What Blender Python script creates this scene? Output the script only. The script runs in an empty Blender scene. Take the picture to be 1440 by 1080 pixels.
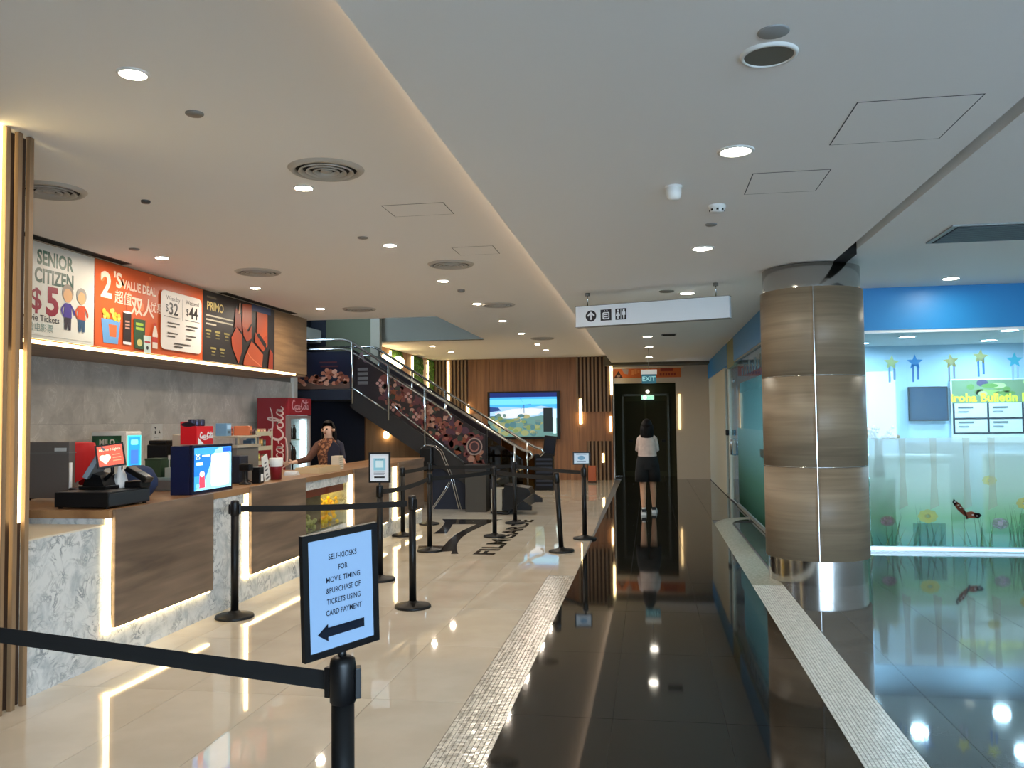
import bpy, bmesh, math, random
from mathutils import Vector, Matrix
random.seed(7)
PI = math.pi
S = bpy.context.scene
C = S.collection

# ------------------------------------------------------------------ camera
cam_d = bpy.data.cameras.new('camera')
cam = bpy.data.objects.new('camera', cam_d); C.objects.link(cam)
F_PX, PITCH, YAW, ROLL, CAM_H = 1184.31, 0.043941, 0.162010, -0.0110133, 1.62
cy_, sy_, cp_, sp_ = math.cos(YAW), math.sin(YAW), math.cos(PITCH), math.sin(PITCH)
fwd = Vector((-sy_*cp_, cy_*cp_, sp_)); rgt = Vector((cy_, sy_, 0)); upv = rgt.cross(fwd)
cr_, sr_ = math.cos(ROLL), math.sin(ROLL)
r2 = cr_*rgt + sr_*upv; u2 = -sr_*rgt + cr_*upv
cam.matrix_world = Matrix(((r2.x, u2.x, -fwd.x, 0), (r2.y, u2.y, -fwd.y, 0), (r2.z, u2.z, -fwd.z, CAM_H), (0, 0, 0, 1)))
cam_d.sensor_fit = 'HORIZONTAL'; cam_d.sensor_width = 36.0; cam_d.lens = F_PX/1440*36.0
cam_d.clip_start = 0.05; cam_d.clip_end = 200
S.camera = cam

# ------------------------------------------------------------------ world, exposure, light levels
S.view_settings.view_transform = 'Standard'; S.view_settings.look = 'None'
S.view_settings.gamma = 1.0; S.view_settings.use_curve_mapping = False
S.view_settings.exposure = -0.1
W = bpy.data.worlds.new('sky'); S.world = W; W.use_nodes = True
bg = W.node_tree.nodes['Background']
bg.inputs[0].default_value = (0.58, 0.79, 1.0, 1); bg.inputs[1].default_value = 19.0
L_WARM, L_COOL, L_SHOP, L_LED = 760.0, 210.0, 430.0, 10.0      # emission strengths

# ------------------------------------------------------------------ colour + materials
def lin(c):
    out = []
    for v in c[:3]:
        v = v/255.0
        out.append(v/12.92 if v <= 0.04045 else ((v+0.055)/1.055)**2.4)
    return (out[0], out[1], out[2], 1.0)
_mc = {}
def mat(name, col=(200, 200, 200), rough=0.5, metal=0.0, emit=0.0, spec=0.5, coat=0.0, ecol=None, alpha=None):
    key = (name, tuple(col), rough, metal, emit)
    if key in _mc: return _mc[key]
    m = bpy.data.materials.new(name); m.use_nodes = True
    b = m.node_tree.nodes['Principled BSDF']
    b.inputs['Base Color'].default_value = lin(col); b.inputs['Roughness'].default_value = rough
    b.inputs['Metallic'].default_value = metal; b.inputs['Specular IOR Level'].default_value = spec
    if coat: b.inputs['Coat Weight'].default_value = coat
    if emit:
        b.inputs['Emission Color'].default_value = lin(ecol or col); b.inputs['Emission Strength'].default_value = emit
    _mc[key] = m
    return m
def nt_of(name):
    m = bpy.data.materials.new(name); m.use_nodes = True
    nt = m.node_tree
    return m, nt, nt.nodes['Principled BSDF']
def N(nt, typ, **kw):
    n = nt.nodes.new(typ)
    for k, v in kw.items(): setattr(n, k, v)
    return n
def ramp(nt, stops):
    r = N(nt, 'ShaderNodeValToRGB'); e = r.color_ramp.elements
    while len(e) > 1: e.remove(e[0])
    e[0].position = stops[0][0]; e[0].color = lin(stops[0][1])
    for p, c in stops[1:]:
        x = e.new(p); x.color = lin(c)
    return r
def coords(nt, scale, offset_random=True, rot=(0, 0, 0)):
    tc = N(nt, 'ShaderNodeTexCoord'); mp = N(nt, 'ShaderNodeMapping')
    mp.inputs['Scale'].default_value = scale; mp.inputs['Rotation'].default_value = rot
    nt.links.new(tc.outputs['Object'], mp.inputs['Vector'])
    if offset_random:
        oi = N(nt, 'ShaderNodeObjectInfo'); ml = N(nt, 'ShaderNodeMath', operation='MULTIPLY'); ml.inputs[1].default_value = 37.0
        nt.links.new(oi.outputs['Random'], ml.inputs[0]); nt.links.new(ml.outputs[0], mp.inputs['Location'])
    return mp.outputs['Vector']
def wood(name, dark, light, scale, rough=0.45, vary=0.0):
    m, nt, b = nt_of(name)
    v = coords(nt, scale)
    n1 = N(nt, 'ShaderNodeTexNoise'); n1.inputs['Scale'].default_value = 1.0; n1.inputs['Detail'].default_value = 6; n1.inputs['Distortion'].default_value = 0.4
    nt.links.new(v, n1.inputs['Vector'])
    r = ramp(nt, [(0.28, dark), (0.72, light)])
    nt.links.new(n1.outputs['Fac'], r.inputs[0])
    out = r.outputs[0]
    if vary:
        oi = N(nt, 'ShaderNodeObjectInfo'); hs = N(nt, 'ShaderNodeHueSaturation')
        mr = N(nt, 'ShaderNodeMapRange'); mr.inputs[3].default_value = 1-vary; mr.inputs[4].default_value = 1+vary
        nt.links.new(oi.outputs['Random'], mr.inputs[0]); nt.links.new(mr.outputs[0], hs.inputs['Value']); nt.links.new(out, hs.inputs['Color'])
        out = hs.outputs[0]
    nt.links.new(out, b.inputs['Base Color']); b.inputs['Roughness'].default_value = rough
    return m
def marble(name, base, vein, scale, lo=0.0, hi=0.07, rough=0.12, cloud=None, warp=1.6):
    m, nt, b = nt_of(name)
    v = coords(nt, (1, 1, 1))
    n1 = N(nt, 'ShaderNodeTexNoise'); n1.inputs['Scale'].default_value = scale; n1.inputs['Detail'].default_value = 8; n1.inputs['Distortion'].default_value = warp; n1.inputs['Roughness'].default_value = 0.6
    nt.links.new(v, n1.inputs['Vector'])
    sb = N(nt, 'ShaderNodeMath', operation='SUBTRACT'); sb.inputs[1].default_value = 0.5
    ab = N(nt, 'ShaderNodeMath', operation='ABSOLUTE')
    nt.links.new(n1.outputs['Fac'], sb.inputs[0]); nt.links.new(sb.outputs[0], ab.inputs[0])
    r = ramp(nt, [(lo, vein), (hi, base)]); nt.links.new(ab.outputs[0], r.inputs[0])
    n2 = N(nt, 'ShaderNodeTexNoise'); n2.inputs['Scale'].default_value = scale*0.7; n2.inputs['Detail'].default_value = 6; n2.inputs['Roughness'].default_value = 0.65; n2.inputs['Distortion'].default_value = 0.8
    nt.links.new(v, n2.inputs['Vector'])
    r2_ = ramp(nt, [(0.38, cloud or base), (0.58, base)]); nt.links.new(n2.outputs['Fac'], r2_.inputs[0])
    n3 = N(nt, 'ShaderNodeTexNoise'); n3.inputs['Scale'].default_value = scale*0.9; n3.inputs['Detail'].default_value = 3; nt.links.new(v, n3.inputs['Vector'])
    mk = N(nt, 'ShaderNodeMapRange'); mk.inputs[1].default_value = 0.42; mk.inputs[2].default_value = 0.66; nt.links.new(n3.outputs['Fac'], mk.inputs[0])
    mx = N(nt, 'ShaderNodeMix', data_type='RGBA', blend_type='MIX'); nt.links.new(mk.outputs[0], mx.inputs['Factor'])
    nt.links.new(r2_.outputs[0], mx.inputs['A']); nt.links.new(r.outputs[0], mx.inputs['B'])
    nt.links.new(mx.outputs['Result'], b.inputs['Base Color']); b.inputs['Roughness'].default_value = rough
    return m
def speckle(name, c1, c2, scale, rough, vary=0.05, lo=0.4, hi=0.65, spec=0.5):
    m, nt, b = nt_of(name)
    v = coords(nt, (1, 1, 1))
    n1 = N(nt, 'ShaderNodeTexNoise'); n1.inputs['Scale'].default_value = scale; n1.inputs['Detail'].default_value = 5
    nt.links.new(v, n1.inputs['Vector'])
    r = ramp(nt, [(lo, c1), (hi, c2)]); nt.links.new(n1.outputs['Fac'], r.inputs[0])
    oi = N(nt, 'ShaderNodeObjectInfo'); hs = N(nt, 'ShaderNodeHueSaturation')
    mr = N(nt, 'ShaderNodeMapRange'); mr.inputs[3].default_value = 1-vary; mr.inputs[4].default_value = 1+vary
    nt.links.new(oi.outputs['Random'], mr.inputs[0]); nt.links.new(mr.outputs[0], hs.inputs['Value']); nt.links.new(r.outputs[0], hs.inputs['Color'])
    nt.links.new(hs.outputs[0], b.inputs['Base Color']); b.inputs['Roughness'].default_value = rough
    b.inputs['Specular IOR Level'].default_value = spec
    return m
def mosaic_mat(name, c1, c2, pitch, rough=0.18):
    m, nt, b = nt_of(name)
    tc = N(nt, 'ShaderNodeTexCoord'); sn = N(nt, 'ShaderNodeVectorMath', operation='SNAP'); sn.inputs[1].default_value = (pitch, pitch, 10)
    nt.links.new(tc.outputs['Object'], sn.inputs[0])
    wn = N(nt, 'ShaderNodeTexWhiteNoise', noise_dimensions='2D'); nt.links.new(sn.outputs[0], wn.inputs['Vector'])
    r = ramp(nt, [(0.0, c1), (1.0, c2)]); nt.links.new(wn.outputs['Value'], r.inputs[0])
    nt.links.new(r.outputs[0], b.inputs['Base Color']); b.inputs['Roughness'].default_value = rough
    return m
def glass(name, tint=(225, 240, 238), f0=0.04, rough=0.0):
    m = bpy.data.materials.new(name); m.use_nodes = True; nt = m.node_tree; nt.nodes.clear()
    o = N(nt, 'ShaderNodeOutputMaterial'); mx = N(nt, 'ShaderNodeMixShader'); lw = N(nt, 'ShaderNodeLayerWeight'); lw.inputs[0].default_value = 0.5
    pw = N(nt, 'ShaderNodeMath', operation='POWER'); pw.inputs[1].default_value = 5.0
    ml = N(nt, 'ShaderNodeMath', operation='MULTIPLY_ADD'); ml.inputs[1].default_value = 1-f0; ml.inputs[2].default_value = f0
    t = N(nt, 'ShaderNodeBsdfTransparent'); t.inputs[0].default_value = lin(tint)
    g = N(nt, 'ShaderNodeBsdfGlossy'); g.inputs['Roughness'].default_value = rough
    nt.links.new(lw.outputs['Facing'], pw.inputs[0]); nt.links.new(pw.outputs[0], ml.inputs[0]); nt.links.new(ml.outputs[0], mx.inputs[0])
    nt.links.new(t.outputs[0], mx.inputs[1]); nt.links.new(g.outputs[0], mx.inputs[2]); nt.links.new(mx.outputs[0], o.inputs[0])
    return m
def film(name, stops, z0, z1, alo, ahi):
    """printed translucent film on glass: colour and density graded along its own height"""
    m = bpy.data.materials.new(name); m.use_nodes = True; nt = m.node_tree; nt.nodes.clear()
    o = N(nt, 'ShaderNodeOutputMaterial'); mx = N(nt, 'ShaderNodeMixShader')
    tc = N(nt, 'ShaderNodeTexCoord'); sx = N(nt, 'ShaderNodeSeparateXYZ'); nt.links.new(tc.outputs['Object'], sx.inputs[0])
    mr = N(nt, 'ShaderNodeMapRange'); mr.inputs[1].default_value = z0; mr.inputs[2].default_value = z1; nt.links.new(sx.outputs['Z'], mr.inputs[0])
    r = ramp(nt, stops); nt.links.new(mr.outputs[0], r.inputs[0])
    a = N(nt, 'ShaderNodeMapRange'); a.inputs[3].default_value = alo; a.inputs[4].default_value = ahi; nt.links.new(mr.outputs[0], a.inputs[0])
    d = N(nt, 'ShaderNodeBsdfDiffuse'); tl = N(nt, 'ShaderNodeBsdfTranslucent'); ad = N(nt, 'ShaderNodeMixShader'); ad.inputs[0].default_value = 0.6
    nt.links.new(r.outputs[0], d.inputs[0]); nt.links.new(r.outputs[0], tl.inputs[0])
    nt.links.new(d.outputs[0], ad.inputs[1]); nt.links.new(tl.outputs[0], ad.inputs[2])
    t = N(nt, 'ShaderNodeBsdfTransparent')
    nt.links.new(a.outputs[0], mx.inputs[0]); nt.links.new(t.outputs[0], mx.inputs[1]); nt.links.new(ad.outputs[0], mx.inputs[2]); nt.links.new(mx.outputs[0], o.inputs[0])
    return m

M_CEIL = mat('ceiling_paint', (238, 236, 233), 0.85, spec=0.2)
M_BEIGE = speckle('beige_polished_tile', (196, 187, 171), (206, 198, 183), 2.2, 0.03, 0.02)
M_BLACK = speckle('black_polished_granite', (22, 22, 21), (38, 37, 36), 160.0, 0.045, 0.12, 0.45, 0.7)
M_DARK = speckle('dark_grey_polished_tile', (86, 91, 95), (94, 99, 103), 90.0, 0.045, 0.10, 0.4, 0.7, 0.9)
M_DARK.node_tree.nodes['Principled BSDF'].inputs['IOR'].default_value = 1.75
M_GROUTB = mat('beige_grout', (120, 104, 84), 0.8)
M_GROUTK = mat('grey_grout', (92, 92, 92), 0.8)
M_GROUTD = mat('dark_grout', (22, 24, 26), 0.8)
M_MOSL = mosaic_mat('pearl_mosaic', (172, 164, 150), (232, 224, 210), 0.02545, 0.15)
M_MOSR = mosaic_mat('pale_mosaic', (196, 200, 194), (232, 234, 228), 0.02, 0.25)
M_MOSG = mat('mosaic_grout', (104, 98, 90), 0.8)
M_PALE = speckle('pale_stone_strip', (160, 160, 148), (182, 182, 170), 40.0, 0.25, 0.02)
M_WOODC = wood('counter_wood', (82, 66, 54), (138, 116, 96), (6, 0.9, 9), 0.4)
M_WOODT = wood('worktop_wood', (120, 86, 56), (168, 128, 88), (5, 0.8, 5), 0.35)
M_WOODW = wood('wall_plank_wood', (112, 74, 46), (152, 106, 68), (14, 14, 0.7), 0.5, 0.10)
M_SLAT = wood('slat_wood', (112, 88, 62), (152, 122, 90), (16, 16, 0.7), 0.5, 0.07)
M_SLATB = mat('slat_backing', (58, 36, 20), 0.7)
M_WOODB = wood('bulkhead_wood', (108, 82, 56), (158, 126, 90), (6, 1.0, 10), 0.4)
M_DRUM = wood('column_veneer', (120, 104, 84), (150, 132, 108), (0.9, 0.9, 16), 0.45)
M_WOODU = wood('beech_panel', (150, 112, 76), (176, 136, 96), (10, 10, 0.8), 0.5)
M_MARW = marble('white_marble', (212, 215, 214), (128, 136, 142), 7.0, 0.0, 0.06, 0.14, (172, 180, 184))
M_MARG = marble('grey_marble', (212, 206, 197), (236, 231, 223), 2.6, 0.0, 0.03, 0.10, (186, 181, 173), 2.4)
M_STEEL = mat('brushed_steel', (190, 190, 188), 0.16, 1.0)
M_CHROME = mat('chrome', (205, 205, 205), 0.08, 1.0)
M_BLK = mat('black_powder_coat', (9, 9, 10), 0.45, spec=0.3)
M_BLKP = mat('black_plastic', (12, 12, 14), 0.38, spec=0.35)
M_BELT = mat('black_webbing', (9, 9, 10), 0.85)
M_NAVY = mat('navy_paint', (18, 26, 44), 0.6)
M_WHITE = mat('white_paint', (226, 226, 222), 0.5)
M_WHITEP = mat('white_plastic', (224, 224, 220), 0.35)
M_GREYP = mat('grey_plastic', (120, 118, 114), 0.4)
M_DGREY = mat('dark_grey_metal', (62, 60, 58), 0.4)
M_PINKW = mat('cream_wall_paint', (196, 184, 166), 0.75)
M_BLUE = mat('blue_fascia_paint', (16, 130, 196), 0.45)
M_OLIVE = mat('olive_wall_paint', (104, 108, 84), 0.7)
M_CUT = mat('shadow_gap', (26, 25, 24), 0.9)
M_LED = mat('warm_led_strip', (255, 226, 168), 0.5, 0, L_LED)
M_LEDW = mat('warm_wall_light', (255, 226, 160), 0.5, 0, 10.0)
M_LEDX = mat('white_led_strip', (225, 245, 255), 0.5, 0, 6.0)
M_LAMPW = mat('warm_downlight_lens', (255, 238, 216), 0.5, 0, L_WARM)
M_LAMPC = mat('cool_downlight_lens', (255, 246, 226), 0.5, 0, L_COOL)
M_LAMPD = mat('dim_downlight_lens', (255, 246, 226), 0.5, 0, 45.0)
M_LAMPS = mat('shop_light_panel', (218, 236, 255), 0.5, 0, L_SHOP)
M_GLASS = glass('storefront_glass', (222, 240, 243))
M_GLASSC = glass('clear_glass', (238, 244, 240))
M_GLASSO = glass('smoked_glass', (150, 140, 110))
M_SKIN = mat('skin', (196, 146, 112), 0.55)

# ------------------------------------------------------------------ mesh helpers
class MB:
    def __init__(s): s.bm = bmesh.new()
    def face(s, pts, mi=0, smooth=False):
        f = s.bm.faces.new([s.bm.verts.new(p) for p in pts]); f.material_index = mi; f.smooth = smooth; return f
    def box(s, x0, y0, z0, x1, y1, z1, mi=0, bevel=0.0, mtx=None):
        t = bmesh.new() if bevel else s.bm
        vs = [t.verts.new((x, y, z)) for z in (z0, z1) for y in (y0, y1) for x in (x0, x1)]
        if mtx is not None:
            for v in vs: v.co = mtx @ v.co
        fs = []
        for q in ((0, 2, 3, 1), (4, 5, 7, 6), (0, 1, 5, 4), (2, 6, 7, 3), (0, 4, 6, 2), (1, 3, 7, 5)):
            f = t.faces.new([vs[i] for i in q]); f.material_index = mi; fs.append(f)
        if bevel:
            bmesh.ops.bevel(t, geom=list(t.edges), offset=bevel, segments=2, affect='EDGES', profile=0.6)
            s.merge(t, mi); t.free()
        return s
    def merge(s, t, mi=None, mtx=None):
        mp = {}
        for v in t.verts: mp[v] = s.bm.verts.new(mtx @ v.co if mtx is not None else v.co)
        for f in t.faces:
            try: g = s.bm.faces.new([mp[v] for v in f.verts])
            except ValueError: continue
            g.material_index = f.material_index if mi is None else mi; g.smooth = f.smooth
    def cyl(s, p0, p1, r, seg=16, mi=0, r1=None, caps=True):
        p0 = Vector(p0); p1 = Vector(p1); r1 = r if r1 is None else r1
        ax = (p1-p0).normalized(); a = ax.orthogonal().normalized(); b = ax.cross(a)
        A = [s.bm.verts.new(p0+(a*math.cos(2*PI*i/seg)+b*math.sin(2*PI*i/seg))*r) for i in range(seg)]
        B = [s.bm.verts.new(p1+(a*math.cos(2*PI*i/seg)+b*math.sin(2*PI*i/seg))*r1) for i in range(seg)]
        for i in range(seg):
            f = s.bm.faces.new((A[i], A[(i+1) % seg], B[(i+1) % seg], B[i])); f.material_index = mi; f.smooth = True
        if caps:
            f = s.bm.faces.new(A[::-1]); f.material_index = mi
            f = s.bm.faces.new(B); f.material_index = mi
        return s
    def lathe(s, prof, c=(0, 0, 0), seg=24, mi=0, mtx=None, sx=1.0, sy=1.0):
        rings = []
        for r, z in prof:
            if r < 1e-6: rings.append([s.bm.verts.new((c[0], c[1], c[2]+z))])
            else: rings.append([s.bm.verts.new((c[0]+sx*r*math.cos(2*PI*i/seg), c[1]+sy*r*math.sin(2*PI*i/seg), c[2]+z)) for i in range(seg)])
        if mtx is not None:
            for R_ in rings:
                for v in R_: v.co = mtx @ v.co
        for A, B in zip(rings, rings[1:]):
            for i in range(seg):
                j = (i+1) % seg
                if len(A) == 1 and len(B) == 1: continue
                if len(A) == 1: q = (A[0], B[j], B[i])
                elif len(B) == 1: q = (A[i], A[j], B[0])
                else: q = (A[i], A[j], B[j], B[i])
                f = s.bm.faces.new(q); f.material_index = mi; f.smooth = True
        return s
    def tube(s, pts, r, seg=8, mi=0, closed=False):
        pts = [Vector(p) for p in pts]; rings = []; n = len(pts); prev = None
        for k, p in enumerate(pts):
            d = (pts[min(k+1, n-1)]-pts[max(k-1, 0)])
            d = d.normalized()
            a = d.orthogonal().normalized() if prev is None else (prev-d*prev.dot(d)).normalized()
            prev = a; b = d.cross(a); rr = r[k] if isinstance(r, (list, tuple)) else r
            rings.append([s.bm.verts.new(p+(a*math.cos(2*PI*i/seg)+b*math.sin(2*PI*i/seg))*rr) for i in range(seg)])
        for A, B in zip(rings, rings[1:]):
            for i in range(seg):
                f = s.bm.faces.new((A[i], A[(i+1) % seg], B[(i+1) % seg], B[i])); f.material_index = mi; f.smooth = True
        f = s.bm.faces.new(rings[0][::-1]); f.material_index = mi
        f = s.bm.faces.new(rings[-1]); f.material_index = mi
        return s
    def prism(s, pts, vec, mi=0):
        vec = Vector(vec); A = [s.bm.verts.new(p) for p in pts]; B = [s.bm.verts.new(Vector(p)+vec) for p in pts]
        n = len(A); fs = [s.bm.faces.new(A[::-1]), s.bm.faces.new(B)]
        for i in range(n): fs.append(s.bm.faces.new((A[i], A[(i+1) % n], B[(i+1) % n], B[i])))
        for f in fs: f.material_index = mi
        bmesh.ops.recalc_face_normals(s.bm, faces=fs)
        return s
    def sphere(s, c, r, seg=14, mi=0, sx=1, sy=1, sz=1):
        n = seg//2
        return s.lathe([(math.sin(PI*i/n)*r, -math.cos(PI*i/n)*r*sz) for i in range(n+1)], c, seg, mi, sx=sx, sy=sy)
    def mesh(s, name, mats):
        bm = s.bm
        for e in bm.edges:
            if len(e.link_faces) == 2 and e.calc_face_angle(0) > 0.62: e.smooth = False
        me = bpy.data.meshes.new(name); bm.to_mesh(me); bm.free()
        for m in (mats if isinstance(mats, (list, tuple)) else [mats]): me.materials.append(m)
        return me
    def build(s, name, mats, parent=None, kind=None, loc=None, rot=None):
        return link(name, s.mesh(name, mats), parent, kind, loc, rot)
def link(name, me, parent=None, kind=None, loc=None, rot=None):
    o = bpy.data.objects.new(name, me); C.objects.link(o)
    if parent is not None: o.parent = parent
    if kind: o['kind'] = kind
    if loc is not None: o.location = loc
    if rot is not None: o.rotation_euler = rot
    return o
def tag(o, label, cat, group=None):
    o['label'] = label; o['category'] = cat
    if group: o['group'] = group
    return o
def thing(name, label, cat, loc=(0, 0, 0), rot=(0, 0, 0), group=None):
    o = bpy.data.objects.new(name, None); C.objects.link(o); o.empty_display_size = 0.1
    o.location = loc; o.rotation_euler = rot
    return tag(o, label, cat, group)
def bx(name, b, m, parent=None, bevel=0.0, kind=None):
    return MB().box(*b, bevel=bevel).build(name, m, parent, kind)
def dup(root, loc, rot=None, label=None, group=None):
    r = root.copy(); C.objects.link(r); r.location = loc
    if rot is not None: r.rotation_euler = rot
    if label: r['label'] = label
    if group: r['group'] = group
    for ch in list(root.children):
        c = ch.copy(); C.objects.link(c); c.parent = r
        for g in ch.children:
            d = g.copy(); C.objects.link(d); d.parent = c
    return r

# flat printed artwork: coloured polygons and lettering in layers on a panel
_tc = {}
def text_geo(s, bold=0.0, shear=0.0, sp=1.0):
    key = (s, bold, shear, sp)
    if key in _tc: return _tc[key]
    cu = bpy.data.curves.new('lettering', 'FONT'); cu.body = s; cu.size = 1.0; cu.resolution_u = 3; cu.offset = bold; cu.shear = shear; cu.space_character = sp
    cu.fill_mode = 'FRONT'
    ob = bpy.data.objects.new('lettering', cu); C.objects.link(ob)
    me = bpy.data.meshes.new_from_object(ob)
    vs = [(v.co.x, v.co.y) for v in me.vertices]; fs = [tuple(p.vertices) for p in me.polygons]
    bpy.data.objects.remove(ob); bpy.data.curves.remove(cu); bpy.data.meshes.remove(me)
    _tc[key] = (vs, fs); return _tc[key]
def smooth_pts(pts, n=6):
    out = []
    P = [Vector((p[0], p[1])) for p in pts]
    for i in range(len(P)-1):
        a = P[max(i-1, 0)]; b = P[i]; c = P[i+1]; d = P[min(i+2, len(P)-1)]
        for k in range(n):
            t = k/n
            out.append(0.5*((2*b)+(c-a)*t+(2*a-5*b+4*c-d)*t*t+(3*b-a-3*c+d)*t**3))
    out.append(P[-1]); return out
class Art:
    def __init__(s, emit=0.0, rough=0.45, sheer=0.0): s.items = []; s.emit = emit; s.rough = rough; s.lay = 0; s.sheer = sheer
    def _add(s, col, vs, fs, lay=None):
        if lay is None: s.lay += 1; lay = s.lay
        s.items.append((tuple(col), vs, fs, lay))
    def poly(s, col, pts): s._add(col, [tuple(p) for p in pts], [tuple(range(len(pts)))])
    def rect(s, col, x0, y0, x1, y1): s.poly(col, [(x0, y0), (x1, y0), (x1, y1), (x0, y1)])
    def rrect(s, col, x0, y0, x1, y1, r):
        pts = []
        for cx, cy, a in ((x1-r, y0+r, -PI/2), (x1-r, y1-r, 0), (x0+r, y1-r, PI/2), (x0+r, y0+r, PI)):
            for k in range(6): pts.append((cx+r*math.cos(a+k*PI/10), cy+r*math.sin(a+k*PI/10)))
        s.poly(col, pts)
    def ell(s, col, cx, cy, rx, ry=None, n=20, a0=0):
        ry = rx if ry is None else ry
        s.poly(col, [(cx+rx*math.cos(a0+2*PI*i/n), cy+ry*math.sin(a0+2*PI*i/n)) for i in range(n)])
    def star(s, col, cx, cy, r, n=5, ri=0.45, rot=PI/2):
        s.poly(col, [(cx+(r if i % 2 == 0 else r*ri)*math.cos(rot+PI*i/n), cy+(r if i % 2 == 0 else r*ri)*math.sin(rot+PI*i/n)) for i in range(2*n)])
    def stroke(s, col, pts, w, sm=6):
        P = smooth_pts(pts, sm) if sm else [Vector((p[0], p[1])) for p in pts]
        n = len(P); L_ = []; R_ = []
        for i, p in enumerate(P):
            d = (P[min(i+1, n-1)]-P[max(i-1, 0)]); d = d.normalized() if d.length > 1e-9 else Vector((1, 0))
            ww = w*(0.55+0.45*math.sin(PI*min(1, max(0, i/(n-1))))) if sm else w
            q = Vector((-d.y, d.x))*ww*0.5; L_.append(p+q); R_.append(p-q)
        vs = [tuple(v) for v in L_+R_]
        s._add(col, vs, [(i, n+i, n+i+1, i+1) for i in range(n-1)])
    def text(s, col, t, x, y, size, bold=0.0, align='L', wx=1.0, rot=0.0, shear=0.0, fit=None):
        vs, fs = text_geo(t, bold, shear)
        if not vs: return
        x0 = min(v[0] for v in vs); x1 = max(v[0] for v in vs); w = (x1-x0)
        if fit: wx = fit/(w*size)
        off = {'L': 0, 'C': -(x0+w/2), 'R': -x1}[align]
        c_, s_ = math.cos(rot), math.sin(rot); out = []
        for a, b in vs:
            px = (a+off)*size*wx; py = b*size
            out.append((x+px*c_-py*s_, y+px*s_+py*c_))
        s._add(col, out, fs)
    def lines(s, col, x, y, w, n, dy, h=None, jit=0.35):
        for i in range(n): s.rect(col, x, y-i*dy, x+w*(1-jit*random.random()), y-i*dy+(h or dy*0.4))
    def build(s, name, o, u, v, parent=None, eps=0.0004, kind=None):
        o = Vector(o); u = Vector(u).normalized(); v = Vector(v).normalized(); n = u.cross(v)
        cols = []; V = []; Fc = []; MI = []
        for col, vs, fs, lay in s.items:
            if col not in cols: cols.append(col)
            b = len(V)
            for a, c in vs: V.append(o+u*a+v*c+n*(lay*eps))
            for f in fs: Fc.append([b+i for i in f]); MI.append(cols.index(col))
        me = bpy.data.meshes.new(name); me.from_pydata(V, [], Fc)
        for i, p in enumerate(me.polygons):
            p.material_index = MI[i]
            if p.normal.dot(n) < 0: p.flip()
        for c in cols: me.materials.append(film('sheer_ink', [(0, c), (1, c)], 0, 1, s.sheer, s.sheer) if s.sheer else mat('print_ink', c, s.rough, 0, s.emit))
        return link(name, me, parent, kind)
EAST = ((0, 1, 0), (0, 0, 1))        # panel facing +X
SOUTH = ((1, 0, 0), (0, 0, 1))       # panel facing the camera (-Y)

# ================================================================== FLOORS
def tile_floor(name, base, mbase, mtile, tiles):
    f = bx(name, base, mbase, None, 0, 'structure')
    cache = {}
    for (x0, y0, x1, y1) in tiles:
        g = 0.0013; w = round(x1-x0-2*g, 4); h = round(y1-y0-2*g, 4)
        if w < 0.02 or h < 0.02: continue
        if (w, h) not in cache:
            b = MB(); b.box(-w/2, -h/2, -0.006, w/2, h/2, 0.0); cache[(w, h)] = b.mesh('tile', mtile)
        o = link('tile', cache[(w, h)], f, None, ((x0+x1)/2, (y0+y1)/2, 0))
        o.rotation_euler = (random.uniform(-1, 1)*0.00035, random.uniform(-1, 1)*0.00035, 0)
    return f
def grid(xs, ys): return [(xs[i], ys[j], xs[i+1], ys[j+1]) for i in range(len(xs)-1) for j in range(len(ys)-1)]
bxs = [-3.43-0.6*i for i in range(6, 0, -1)] + [-3.43, -2.83, -2.23, -1.63, -1.08]
bys = [4.82+1.2*i for i in range(-7, 16)]; bys = [y for y in bys if y < 23.0]+[23.0]
tile_floor('floor', (-7.4, -3.6, -0.05, -1.08, 23.0, -0.004), M_GROUTB, M_BEIGE, grid(bxs, bys))
kxs = [-0.80, -0.23, 0.37, 0.95]; kys = [4.67+1.3*i for i in range(-7, 16)]; kys = [y for y in kys if y < 24.6]+[24.6]
fk = tile_floor('floor', (-1.08, -3.6, -0.055, 1.25, 24.6, -0.004), M_GROUTK, M_BLACK,
                [t for t in grid(kxs, kys)]+grid([0.95, 1.55], [13.9, 15.2, 16.5, 17.8, 19.1, 20.4, 21.7, 23.3]))
rxs = [1.25, 1.54, 2.16, 2.78, 3.40, 4.02, 4.64, 5.26, 5.88, 6.5, 7.2]; rys = [4.63+0.64*i for i in range(-13, 10)]; rys = [y for y in rys if y < 10.8]+[10.85]
tile_floor('floor', (1.25, -3.6, -0.05, 7.3, 14.4, -0.004), M_GROUTD, M_DARK, grid(rxs, rys)+grid([1.25, 1.56], [10.85, 12.1, 13.6]))
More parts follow.
